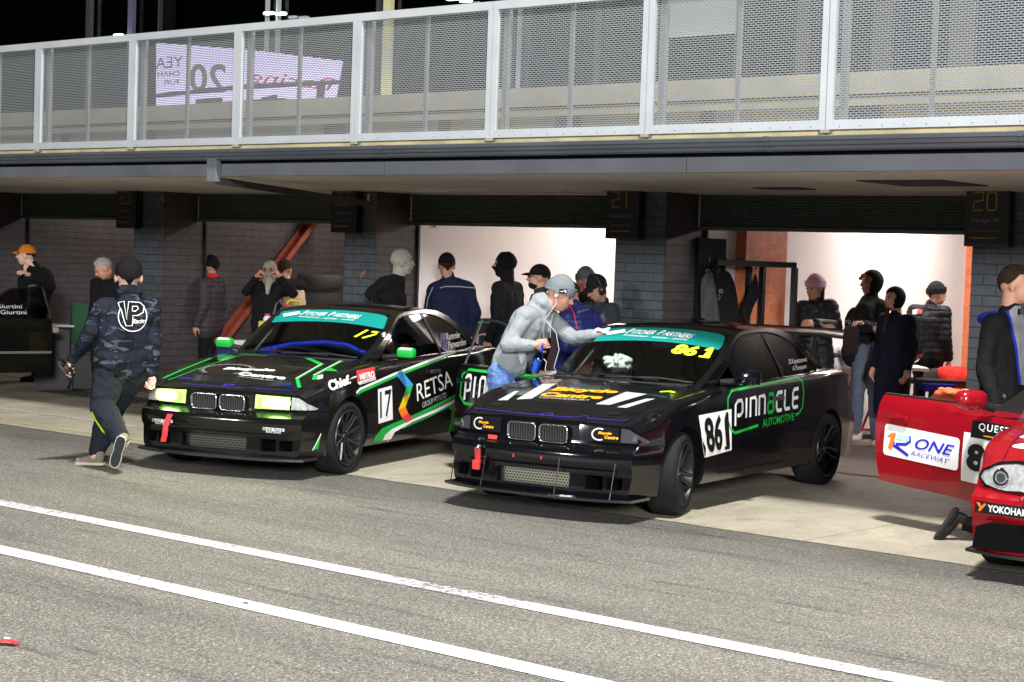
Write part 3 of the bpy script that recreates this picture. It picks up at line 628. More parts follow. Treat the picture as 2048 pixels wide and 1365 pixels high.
    # covers over the lamps, with their own lettering
    for s in (1, -1):
        cv = decal('headlight_cover', root, [(poly_bm([hl_poly(s)]), MATS['gloss_cover'], 'F', .012), (poly_bm([cor_poly(s)]), MATS['smoke_cover'], 'F', .010)], bv, .05)
        x0 = .43 if s > 0 else -.60
        decal('cover_lettering', cv, [(poly_bm(ringbits(x0+.06, .618, .052, .040, 60, 300, .007, 16)), wh, 'F', .016), (T('Bicycle', [(x0+.05, .638), (x0+.15, .638), (x0+.15, .614), (x0+.05, .614)], bold=.05, shear=.2), am, 'F', .016), (T('Centre', [(x0+.10, .612), (x0+.20, .612), (x0+.20, .588), (x0+.10, .588)], bold=.05, shear=.2), am, 'F', .016)], bv, .05)
    decal('windscreen_banner', root, banner(T, te, wh, hand=False)+[(T('86', [(.19, -1.07), (.425, -1.045), (.455, -.900), (.215, -.93)], bold=.04, shear=.25), ye, 'g', .006), (poly_bm([[(.520, -1.04), (.550, -1.037), (.546, -.912), (.580, -.908), (.578, -.890), (.480, -.900), (.482, -.920), (.512, -.917), (.517, -1.0), (.488, -.992), (.490, -1.012)]]), ye, 'g', .006)], bg)
    f = lambda a, b: (Vector((a, 1.6, b)), Vector((0, -1, 0)))
    decal('window_lettering', root, [(T('D.Kapetanovic', [(-2.27, 1.085), (-2.66, 1.095), (-2.67, 1.045), (-2.30, 1.03)]), wh, 'w', .004), (T('A.Thompson', [(-2.36, 1.025), (-2.65, 1.035), (-2.66, .985), (-2.37, .97)]), wh, 'w', .004)], bs)
    mirror(root, -.86, 1, 1.0, MATS['paint_black'], .06, .105, .062)
    # tow strap, red tags, splitter rods
    tw = MB(); tw.box((.775, -.46, .40), (.008, .045, .10), Matrix.Rotation(.12, 3, 'Y')); tw.box((.79, -.46, .325), (.03, .06, .07), bev=.008); tw.build('tow_strap', MATS['strap_red'], root)
    MB().cap((.765, -.46, .455), .022, (.775, -.46, .452), .018).build('tow_bolt', MATS['brake_steel'], root, smooth=50)
    decal('red_tag', root, [(poly_bm([[(-.42, .515), (-.42, .545), (-.34, .545), (-.345, .515)]]), MATS['strap_red'], 'f', .004), (poly_bm([[(-.20, .40), (-.20, .425), (-.185, .425), (-.185, .40)], [(.04, .405), (.04, .43), (.055, .43), (.055, .405)]]), MATS['strap_red'], 'f', .004)], bv)
    for y in (-.72, -.40, .24, .66):
        x = .76-.13*(abs(y)/.8)**3; MB().tube([(x-.005, y, .47), (x+.075, y, .17)], .004, 6).build('splitter_rod', MATS['chrome'], root)
    # rear wing
    wg = empty('rear_wing', (0, 0, 0)); wg.parent = root
    af = [(-3.18, 1.265), (-3.19, 1.285), (-3.24, 1.298), (-3.32, 1.30), (-3.42, 1.315), (-3.46, 1.332), (-3.42, 1.300), (-3.32, 1.275), (-3.22, 1.262)]
    MB().grid([[(x, y, z-(.02 if abs(y) > .5 else 0)) for x, z in af+[af[0]]] for y in (-.76, -.5, -.3, 0, .3, .5, .76)]).build('wing_blade', MATS['carbon'], wg, smooth=40)
    for s in (1, -1):
        MB().prism([(x, z) for x, z in rrect(-3.52, 1.10, -3.16, 1.36, .06)], s*.762, s*.770, 'y').build('end_plate', P, wg)
        MB().prism([(-3.22, 1.26), (-3.30, 1.27), (-3.30, .98), (-3.12, .98), (-3.20, 1.14)], s*.44, s*.45, 'y').build('wing_strut', MATS['trim_black'], wg)
    MB().box((-3.445, .50 , .80), (.05, .40, .13), bev=.02).build('tail_light', MATS['tail_red'], root)
    hw = MB(); hw.tube([(-1.45, -.62, 1.37), (-1.42, -.62, 1.345)], .006, 6)
    # open right door with the same logo
    def its_r():
        return [(b, m_, o) for b, m_, o in mirrored(pin_items)]
    def mirrored(fn):
        out = []
        for b, m_, o in fn(): out.append((b, m_, o))
        return out
    def right_items():
        out = []; k = [(-1.62, .60), (-.66, .60), (-.62, .64), (-.62, .84), (-.68, .89), (-1.62, .89), (-1.70, .84), (-1.70, .66), (-1.62, .60)]
        out.append((poly_bm(strip(k, .022)), gn, .003))
        def ST(pts, m_): out.append((poly_bm(strip(pts, .030)), m_, .005))
        for x in (-1.62, -1.50, -1.38, -1.26):
            pts = {-1.62: [(0, -.03), (0, .16), (.015, .18), (.07, .18), (.08, .16), (.08, .06), (.02, .05)], -1.50: [(.03, 0), (.03, .18)]}.get(x, [(0, 0), (0, .16), (.015, .18), (.07, .18), (.085, .16), (.085, 0)])
            ST([(x+a, .66+b) for a, b in pts], wh)
        ST([(-1.13, .84), (-1.06, .84), (-1.05, .82), (-1.05, .67), (-1.12, .67), (-1.135, .69), (-1.135, .74), (-1.05, .755)], gn)
        ST([(-.90, .84), (-.98, .84), (-.99, .82), (-.99, .68), (-.98, .66), (-.90, .66)], wh); ST([(-.85, .85), (-.85, .68), (-.84, .66), (-.78, .66)], wh)
        return out
    open_door(root, -1, radians(64), P, MATS['clear_film'], right_items)
    # helmet on the seat, crumpled rag inside the screen
    hm = MB(); hm.ell((-1.45, .05, .80), (.15, .12, .13), 18, 12); hm.build('helmet', MATS['decal_white'], None, smooth=60)
    return root
def banner(T, te, wh, hand=True):
    ring = [(y, -1.235+.0*y) for y in [-.50+k*.1 for k in range(11)]]
    y_ = [-.60+1.20*k/16 for k in range(17)]
    top = [(max(-.565, min(.565, y)), -1.285+.06*(y/.6)**2+.03*(abs(y)/.6)**8) for y in y_]; bot = [(y*1.04, -1.085+.075*(y/.6)**2) for y in y_]
    polys = [[bot[k], bot[k+1], top[k+1], top[k]] for k in range(16)]
    out = [(poly_bm(polys), te, 'g', .004)]
    out.append((poly_bm([[(-.50, -1.165), (-.36, -1.225), (-.33, -1.18), (-.47, -1.12)]]), wh, 'g', .012))
    out.append((T('P', [(-.305, -1.235), (-.262, -1.238), (-.275, -1.165), (-.32, -1.162)], bold=.01, shear=.2), wh, 'g', .012))
    out.append((T('ITCHER', [(-.255, -1.222), (-.06, -1.226), (-.075, -1.167), (-.268, -1.164)], bold=.01, shear=.2), wh, 'g', .012))
    out.append((T('P', [(-.02, -1.240), (.022, -1.240), (.008, -1.166), (-.034, -1.168)], bold=.01, shear=.2), wh, 'g', .012))
    out.append((T('ARTNERS', [(.03, -1.227), (.30, -1.205), (.285, -1.143), (.015, -1.166)], bold=.01, shear=.2), wh, 'g', .012))
    out.append((T('ACCOUNTANTS  -  AUDITORS  -  ADVISORS', [(-.32, -1.148), (.27, -1.130), (.265, -1.110), (-.325, -1.128)]), wh, 'g', .012))
    return out
# ------------------------------------------------------------------ black car with green stripes and lit lamps
def car_b():
    P = MATS['paint_black_b']; wh, gn, ye, te = MATS['decal_white'], MATS['decal_green'], MATS['decal_neon'], MATS['decal_teal']; bk = MATS['decal_black']; sv = MATS['decal_silver']; bl = MATS['blue_edge']
    set_eye((-11.6028, 10.33214, 0), -1.27253)
    root, bv, bg, bs, sh = base_car('race_car', (-11.6028, 10.33214, 0), -1.27253, P, steer=.02, style='m')
    tag(root, 'black race coupe numbered 17 with green stripes and lit yellow-green headlights', 'race car', 'race cars parked on the garage apron')
    front_mesh(root, 'intake_mesh_dark'); splitter(root, x=.82, mt='trim_black'); cabin(root)
    for s in (1, -1): kidney(root, s*.135, .598, .695, .235, .125)
    T = lambda s, q, **k: quadmap(text_bm(s, **k), q[3], q[2], q[1], q[0])
    its = [(poly_bm([[(-.53, .39), (-.80, .41), (-.76, .71), (-.50, .69)]]), wh, 'l', .003), (T('17', [(-.535, .665), (-.75, .68), (-.77, .445), (-.555, .435)], bold=.01), bk, 'l', .005),
           (T('RETSA', [(-1.24, .70), (-1.95, .80), (-2.02, .645), (-1.27, .54)]), wh, 'l', .004), (T('GROUP PTY LTD', [(-1.37, .525), (-1.87, .595), (-1.88, .545), (-1.38, .475)]), sv, 'l', .004),
           (poly_bm([[(-.12, .77), (-.45, .80), (-.42, .89), (-.10, .865)]]), MATS['strap_red'], 'l', .003), (T('METRO', [(-.15, .835), (-.41, .855), (-.435, .80), (-.17, .785)], bold=.04), wh, 'l', .005),
           (poly_bm([[(-.16, .745), (-.455, .775), (-.45, .80), (-.12, .77)]]), wh, 'l', .004), (T('TYRE SERVICES', [(-.17, .765), (-.445, .793), (-.45, .778), (-.175, .75)]), bk, 'l', .006),
           (T('Chief.', [(.40, .80), (.02, .84), (-.01, .765), (.34, .715)], bold=.04), wh, 'l', .005)]
    ch = [(-.82, .81), (-.94, .83), (-1.17, .70), (-1.03, .68)], [(-1.03, .68), (-1.17, .70), (-1.12, .62), (-.985, .595)], [(-.985, .595), (-1.12, .62), (-1.035, .51), (-.895, .49)], [(-.895, .49), (-1.035, .51), (-1.09, .445), (-.96, .42)], [(-.96, .42), (-1.09, .445), (-1.20, .39), (-1.07, .365)]
    for pl, m_ in zip(ch, ('decal_sky', 'decal_leaf', 'decal_yellow', 'decal_orange', 'decal_rose')): its.append((poly_bm([list(pl)]), MATS[m_], 'l', .006))
    its += [(poly_bm(strip([(-.11, .68), (-.17, .71), (-.80, .81), (-1.4, .89), (-2.05, .965)], .020)), wh, 'l', .003), (poly_bm([[(-.11, .655), (-.20, .675), (-.80, .775), (-1.4, .855), (-1.8, .905), (-2.12, .965), (-1.75, .935), (-1.4, .882), (-.80, .800), (-.17, .70)]]), gn, 'l', .0026),
            (poly_bm([[(-.41, .205), (-.47, .28), (-.60, .345), (-.80, .375), (-1.18, .42), (-1.7, .50), (-2.34, .61), (-2.34, .58), (-1.7, .465), (-1.18, .385), (-.84, .33), (-.72, .30), (-.62, .21)]]), gn, 'l', .003),
            (poly_bm([[(-.58, .205), (-.66, .285), (-.78, .325), (-1.18, .385), (-1.7, .455), (-2.34, .565), (-2.34, .53), (-1.7, .425), (-1.18, .36), (-.84, .295), (-.73, .205)]]), wh, 'l', .0045),
            (poly_bm(strip([(-1.0, .32), (-1.5, .385), (-1.95, .455)], .012)), gn, 'l', .003),
            (poly_bm([[(-1.90, .46), (-2.35, .52), (-2.33, .21), (-1.94, .22), (-2.0, .35), (-2.01, .41)]]), gn, 'l', .0035),
            (poly_bm([[(.47, .38), (.52, .26), (.60, .255), (.55, .30)]]), gn, 'l', .004), (poly_bm(strip([(.475, .38), (.555, .30), (.61, .255)], .012)), wh, 'l', .005),
            (poly_bm([[(-2.83, 1.0), (-2.92, 1.045), (-3.1, .985), (-3.02, .95)]]), gn, 'l', .004)]
    its += [(T('Bicycle', [(-.03, -.40), (-.07, .09), (.03, .13), (.07, -.37)], bold=.05, shear=.25), wh, 't', .004), (T('Centre', [(.095, -.17), (.135, .31), (.25, .37), (.20, -.12)], bold=.05, shear=.25), wh, 't', .004), (T('HAWKESBURY', [(.225, -.10), (.285, .28), (.315, .30), (.25, -.09)]), sv, 't', .004),
            (poly_bm(ringbits(.03, -.34, .17, .22, 40, 330, .022, 20)), MATS['decal_grey'], 't', .003)]
    its += [(poly_bm([[(-.50, .117), (-.50, .184), (-.328, .418), (-.30, .37)]]), gn, 't', .004), (poly_bm(strip([(-.33, .40), (.195, .455)], .022)), gn, 't', .004), (poly_bm(strip([(-.33, .385), (.195, .44)], .010)), wh, 't', .006), (poly_bm(strip([(.19, .45), (.46, .63)], .030)), gn, 't', .0045),
            (poly_bm(strip([(-.48, .505), (.06, .54)], .034)), gn, 't', .004), (poly_bm(strip([(-.47, .492), (.06, .528)], .010)), wh, 't', .006), (poly_bm([[(.04, .52), (.05, .57), (.18, .64), (.20, .595)]]), gn, 't', .0045), (poly_bm([[(.05, .57), (.18, .64), (.13, .66), (.02, .60)]]), wh, 't', .005), (poly_bm([[(-.23, .525), (-.15, .64), (-.12, .652), (-.11, .545)]]), gn, 't', .004),
            (poly_bm(strip([(.50, -.62), (.14, -.60), (-.29, -.555), (-.49, -.50), (-.50, -.26)], .014)), gn, 't', .004), (poly_bm(strip([(.46, -.70), (.10, -.72), (-.3, -.715)], .03)), gn, 't', .004)]
    its.append((poly_bm(strip([(.575, -.42), (.59, -.09), (.587, .18), (.55, .24), (.58, .33), (.565, .60), (.52, .655)], .009)), bl, 't', .005))  # the same painted-in blue light along this bonnet's edge
    for x, y in ((.42, -.50), (.39, .46)): its += [(poly_bm(strip(arc(x, y, .028, .045, 0, 350, 14), .010)), bl, 't', .006)]
    its += [(poly_bm(strip(arc(.53, 0, .03, .045, 0, 350, 16), .014)), bl, 't', .006), (poly_bm([arc(.53, 0, .018, .028, 0, 340, 14)]), MATS['chrome'], 't', .007)]
    for x0 in (-.63, .44): its += [(poly_bm([[(x0, .397), (x0+.2, .397), (x0+.2, .42), (x0, .42)]]), wh, 'f', .003), (T('BLACK TRACK', [(x0+.005, .418), (x0+.195, .418), (x0+.195, .400), (x0+.005, .400)], bold=.04), bk, 'f', .005), (T('RACING', [(x0+.03, .394), (x0+.17, .394), (x0+.17, .380), (x0+.03, .380)], bold=.04), wh, 'f', .004)]
    its += [(T('RACING TEAM', [(-1.35, -.45), (-1.35, .45), (-1.55, .45), (-1.55, -.45)][::-1] and [(-1.62, -.42), (-1.62, .40), (-1.42, .44), (-1.42, -.46)], bold=.03, shear=.2), sv, 't', .004)]
    decals(root, its, bv)
    decal('windscreen_banner', root, banner(T, te, wh)+[(T('17', [(.41, -.995), (.655, -.955), (.62, -.825), (.40, -.865)], bold=.02, shear=.3), ye, 'g', .006)], bg)
    flag = lambda x, z: [(poly_bm([[(x, z), (x-.12, z+.005), (x-.12, z+.075), (x, z+.07)]]), MATS['flag_blue'], 'w', .004), (poly_bm(strip([(x-.005, z+.035), (x-.05, z+.037)], .01)+strip([(x-.028, z+.012), (x-.028, z+.065)], .01)), MATS['strap_red'], 'w', .006), (poly_bm(strip([(x-.075, z+.02), (x-.085, z+.03)], .008)+strip([(x-.1, z+.05), (x-.108, z+.058)], .008)), wh, 'w', .006)]
    decal('window_lettering', root, flag(-2.14, 1.055)+flag(-2.19, .975)+[(T('Rummler', [(-2.275, 1.125), (-2.60, 1.14), (-2.60, 1.075), (-2.28, 1.055)], bold=.02), wh, 'w', .004), (T('Penwarden', [(-2.325, 1.045), (-2.72, 1.065), (-2.73, 1.0), (-2.33, .97)], bold=.02), wh, 'w', .004)], bs)
    for s in (1, -1):
        hl = decal('headlight', root, [(poly_bm([hl_poly(s)]), MATS['lamp_green'], 'F', .008)], bv, .04)
        cx = .53 if s > 0 else -.53
        decal('lamp_reflector', hl, [(poly_bm([arc(.40 if s > 0 else -.40, .618, .040, .042, 0, 345, 16)]), MATS['lamp_green_dim'], 'F', .012), (poly_bm([rrect(min(cx-.135, cx+.11), .572, max(cx-.135, cx+.11)-.02, .664, .03)]), MATS['lamp_mid'], 'F', .014)], bv, .04)
        decal('lamp_bulb', hl, [(poly_bm([arc(cx, .618, .105, .043, 0, 350, 24)]), MATS['lamp_hot'], 'F', .017)], bv, .04)
        l = bpy.data.lights.new('headlamp', 'AREA'); l.energy = 3.2; l.color = (.78, 1, .30); l.size = .14; lo = bpy.data.objects.new('headlamp', l); COL.objects.link(lo); lo.parent = root; lo.location = (.78, s*.50, .618); lo.rotation_euler = (0, -pi/2, 0)
        decal('indicator_lens', root, [(poly_bm([cor_poly(s)]), MATS['clear_lens'], 'F', .010)], bv, .04)
        m_ = mirror(root, -.86, s, 1.0, MATS['decal_green'], .042, .085, .046)
        decal('mirror_stripe', m_, [(poly_bm([[(s*.935-.09, 1.026), (s*.935+.09, 1.026), (s*.935+.09, 1.05), (s*.935-.09, 1.05)]]), wh, 'F', .003)], bvh_of([m_]), .02)
    MB().grid([[(.752, y+o, .475), (.79, y+o*.9-.01, .40), (.795, y+o-.02, .30), (.80, y+o-.03, .245)] for y, o in ((-.45, 0), (-.45, .055))]).build('tow_strap', MATS['strap_red'], root, smooth=60)
    MB().tube([(-.95, -.60, .93), (-1.02, -.35, 1.0), (-1.06, 0, 1.035), (-1.04, .25, 1.02), (-.98, .58, .92)], .027, 12).build('blue_tube', MATS['blue_tube'], root, smooth=60)  # blue tube bowed across the cabin behind the windscreen
    vn = MB(); 
    for k in range(8): y = -.50+.05*k; vn.box((-1.62, y, 1.02), (.012, .018, .17))
    vn.box((-1.62, -.33, 1.11), (.012, .42, .02)); vn.build('window_net', MATS['void_black'], root)
    MB().box((-3.445, .50 , .80), (.05, .40, .13), bev=.02).build('tail_light', MATS['tail_red'], root)
    an = MB(); an.tube([(-1.75, .1, 1.385), (-1.76, .1, 1.43)], [.012, .004], 8); an.build('roof_aerial', MATS['trim_black'], root)
    return root
# ------------------------------------------------------------------ red car, its right door open
def car_red():
    P = MATS['paint_red']; wh, bk = MATS['decal_white'], MATS['decal_black']; T = lambda s, q, **k: quadmap(text_bm(s, **k), q[3], q[2], q[1], q[0])
    root, bv, bg, bs, sh = base_car('race_car', RED_LOC, RED_RZ, P, steer=.0, style='y', cutdoor=(-1,), side_glass='tinted_window')
    tag(root, 'glossy red race car with its numbered door swung wide open', 'race car', 'race cars parked on the garage apron')
    front_mesh(root, 'intake_mesh_dark'); splitter(root, x=.80, mt='trim_black'); cabin(root, seat=True)
    for s in (1, -1): kidney(root, s*.12, .598, .695, .21, .12)
    def ell_top(y, x, a, b): return [(x+b*sin(t), y+a*cos(t)) for t in [2*pi*k/24 for k in range(24)]]
    its = [(poly_bm([ell_top(-.52, .30, .12, .045)]), wh, 'T', .004), (poly_bm([ell_top(-.54, .12, .11, .045)]), wh, 'T', .004), (poly_bm([ell_top(-.46, -.05, .11, .045)]), wh, 'T', .004),
           (T('SMP', [(.27, -.58), (.27, -.46), (.33, -.46), (.33, -.58)], bold=.03, shear=.2), MATS['strap_red'], 'T', .006), (T('MFR', [(.09, -.60), (.09, -.48), (.15, -.48), (.15, -.60)], bold=.03, shear=.2), MATS['strap_red'], 'T', .006),
           (poly_bm([[(-.74, .405), (-.34, .405), (-.34, .475), (-.74, .475)]]), bk, 'F', .004), (T('YOKOHAMA', [(-.65, .462), (-.355, .462), (-.355, .418), (-.65, .418)], bold=.03), wh, 'F', .006), (poly_bm([[(-.73, .465), (-.705, .465), (-.695, .445), (-.672, .465), (-.66, .462), (-.70, .415), (-.715, .415), (-.705, .437)]]), MATS['decal_orange'], 'F', .006),
           (poly_bm([[(-.32, .40), (-.25, .40), (-.285, .50)]]), MATS['decal_rose'], 'F', .004)]
    its += [(poly_bm(strip(arc(.45, -.42, .03, .045, 0, 350, 14), .010)), MATS['chrome'], 'T', .006)]
    decals(root, its, bv)
    for s in (1, -1):
        eye = [(s*a, b) for a, b in ((.30, .60), (.32, .665), (.40, .70), (.52, .705), (.64, .69), (.72, .655), (.745, .61), (.70, .565), (.60, .54), (.46, .535), (.35, .555))]
        hl = decal('headlight', root, [(poly_bm([eye]), MATS['clear_lens'], 'F', .012), (poly_bm(strip(eye, .014, True)), MATS['void_black'], 'F', .016)], bv, .04)
        decal('lamp_reflector', hl, [(poly_bm(strip(arc(s*c, .622, .046, .045, 0, 350, 22), .013)), MATS['chrome'], 'F', .018) for c in (.60,)]+[(poly_bm([arc(s*c, .62, .030, .028, 0, 345, 18)]), MATS['lens_dark'], 'F', .017) for c in (.60,)], bv, .04)
        MB().prism([(s*.34, .20), (s*.72, .20), (s*.70, .33), (s*.62, .36), (s*.42, .36)], .60, .765, 'x').build('lower_intake', MATS['void_black'], root)
    MB().cap((.76, -.42, .52), .018, (.80, -.42, .52), .016).build('tow_eye', P, root, smooth=50)
    nv, orr, sk = MATS['decal_navy'], MATS['decal_orange'], MATS['decal_ice']
    def its_d():
        st = lambda pts, w, m_: (poly_bm(strip(pts, w)), m_, .007)
        X = lambda a, b: (-1.875+a*.78, .525+b*.20-a*.035)
        pt = lambda q: [X(a, b) for a, b in q]
        out = [(poly_bm([[(a, b-(a+1.88)*.045) for a, b in rrect(-1.885, .515, -1.12, .742, .03)]]), wh, .004)]
        out += [(poly_bm([pt([(.02, .62), (.10, .80), (.15, .80), (.11, .20), (.05, .20), (.085, .62)])]), orr, .008), (poly_bm([pt([(.16, .80), (.30, .80), (.335, .72), (.31, .62), (.15, .62)])]), sk, .008), st(pt([(.33, .80), (.345, .62), (.29, .48), (.16, .42), (.15, .36), (.33, .10)]), .022, nv), st(pt([(.13, .50), (.13, .34), (.22, .24), (.33, .10)]), .022, nv)]
        out += [(T('ONE', [(-1.545, .672), (-1.16, .655), (-1.175, .578), (-1.56, .590)], bold=.015, shear=.25), nv, .008), (T('RACEWAY', [(-1.585, .572), (-1.20, .555), (-1.21, .522), (-1.595, .540)], shear=.25), nv, .008)]
        out += [(poly_bm([[(-1.02, .728), (-.60, .715), (-.60, .835), (-1.02, .847)]]), bk, .006), (T('QUEST', [(-.95, .832), (-.66, .825), (-.66, .768), (-.95, .775)], bold=.01, space=1.2), wh, .010), (poly_bm([[(-.90, .745), (-.70, .74), (-.70, .747), (-.90, .752)]]), MATS['decal_amber'], .009),
                (poly_bm([[(-1.09, .42), (-.60, .40), (-.60, .715), (-1.02, .727), (-1.02, .757), (-1.088, .757)]]), wh, .003), (T('88', [(-1.04, .69), (-.70, .68), (-.70, .49), (-1.04, .50)], bold=.05), bk, .008)]
        return out
    def mir(piv, o):
        mb = MB(); mb.ell(Vector((-.90, -.98, 1.0))-o, (.075, .125, .070), 22, 14, pw=.75); mb.build('door_mirror', P, piv, smooth=60)
        MB().tube([Vector((-.86, -.80, .94))-o, Vector((-.88, -.92, .97))-o], .03, 8).build('mirror_stalk', MATS['trim_black'], piv, smooth=50)
        MB().add([Vector(p)-o for p in ((-.58, -.82, .925), (-.84, -.82, .93), (-.60, -.78, 1.10))], [(0, 1, 2)]).build('mirror_gusset', MATS['trim_black'], piv)
    open_door(root, -1, RED_DOOR, P, MATS['clear_film'], its_d, frame_glass=False, mirror_fn=mir, x1=-1.90, rake=1.)
    return root
def car_left():
    P = MATS['paint_black_b']; wh = MATS['decal_white']; T = lambda s, q, **k: quadmap(text_bm(s, **k), q[3], q[2], q[1], q[0])
    root, bv, bg, bs, sh = base_car('race_car', LEFT_LOC, LEFT_RZ, P, style='y', cutdoor=(1,))
    tag(root, 'black car at the left edge, only its open door with white names in view', 'race car', 'race cars parked on the garage apron')
    cabin(root)
    piv = open_door(root, 1, LEFT_DOOR, P, MATS['tinted_window'], lambda: [(poly_bm(strip([(-.7, .52), (-1.78, .52)], .03)), MATS['decal_grey'], .004)])
    g = [c for c in piv.children if c.name.startswith('door_window')][0]; o = Vector((-.56, .84, 0)); b = bvh_of([g]); f = lambda a, c: (Vector((a, 1.6, c))-o, Vector((0, -1, 0)))
    decal('door_lettering', piv, [(T('A.Giurtini', [(-1.0, 1.10), (-1.45, 1.10), (-1.45, 1.05), (-1.0, 1.05)]), wh, f, .006), (T('M.Giurtini', [(-1.05, 1.03), (-1.50, 1.03), (-1.50, .98), (-1.05, .98)]), wh, f, .006)], b)
    return root
# ================================================================== people
def remesh(parts_fn, name, mt, parent, vox, smooth_it=3, disp=None):
    mb = MB(); parts_fn(mb); o = mb.build(name, mt, parent, fix=True)
    md = o.modifiers.new('r', 'REMESH'); md.mode = 'VOXEL'; md.voxel_size = vox; md.use_smooth_shade = True
    s = o.modifiers.new('s', 'SMOOTH'); s.factor = .6; s.iterations = smooth_it
    par = o.parent; o.parent = None; mw = o.matrix_basis.copy(); apply_mods(o); o.parent = par
    if disp:
        me = o.data; n = len(me.vertices); co = np.empty(n*3, 'f'); me.vertices.foreach_get('co', co); no = np.empty(n*3, 'f'); me.vertex_normals.foreach_get('vector', no)
        co = co.reshape(-1, 3); no = no.reshape(-1, 3); d = np.array([disp(Vector(c)) for c in co], 'f'); co += no*d[:, None]; me.vertices.foreach_set('co', co.ravel()); me.update()
    shade(o.data, 60); return o
def folds(a, sc=9., zsq=.6):
    def f(c): return a*(noise.noise(Vector((c.x*sc, c.y*sc, c.z*sc*zsq+3)))+.45*noise.noise(Vector((c.x*sc*2.3, c.y*sc*2.3, c.z*sc*2.1+9))))
    return f
def quilt(step=.075, a=.011):
    def f(c):
        w = c.z+.012*noise.noise(Vector((c.x*6, c.y*6, c.z*2))); t = abs(sin(pi*w/step)); return a*(t**.5)-a*.6
    return f
TEMPL = dict(pelvis=(0, 0, .96), waist=(0, .0, 1.10), chest=(0, .0, 1.32), neck=(0, -.01, 1.50), head=(0, .02, 1.665),
  shl=(-.185, -.01, 1.44), ell=(-.235, -.04, 1.15), wrl=(-.24, .06, .90), shr=(.185, -.01, 1.44), elr=(.235, -.04, 1.15), wrr=(.24, .06, .90),
  hil=(-.09, 0, .93), knl=(-.10, .03, .51), anl=(-.11, -.02, .09), hir=(.09, 0, .93), knr=(.10, .03, .51), anr=(.11, -.02, .09))
def hand(mb, w, d, pn, curl=.5, s=1., thumb=1):
    """palm and five separate fingers; d along the forearm, pn palm normal"""
    d = d.normalized(); pn = (pn-d*pn.dot(d)).normalized(); sd = d.cross(pn)*thumb
    rot = Matrix((sd, d, pn)).transposed()
    mb.ell(w+d*.048*s, (.040*s, .055*s, .017*s), 12, 8, rot, pw=.8); mb.cap(w-d*.03*s, .027*s, w+d*.02*s, .026*s)
    for k, (o, L_) in enumerate(((.030, .078), (.011, .086), (-.009, .080), (-.029, .064))):
        b = w+d*.088*s+sd*o*s; a = curl*(.8+.15*k); d1 = d*cos(a)+pn*sin(a); d2 = d*cos(a*2.1)+pn*sin(a*2.1)
        m_ = b+d1*L_*.5*s; mb.cap(b, .0095*s, m_, .0088*s, 8); mb.cap(m_, .0088*s, m_+d2*L_*.45*s, .0072*s, 8)
    t0 = w+d*.03*s+sd*.034*s; t1 = t0+(d*.7+sd*.7+pn*.35*(curl+.3)).normalized()*.040*s; mb.cap(t0, .0125*s, t1, .0105*s, 8); mb.cap(t1, .0105*s, t1+(d*.9+sd*.1+pn*curl).normalized()*.032*s, .0085*s, 8)
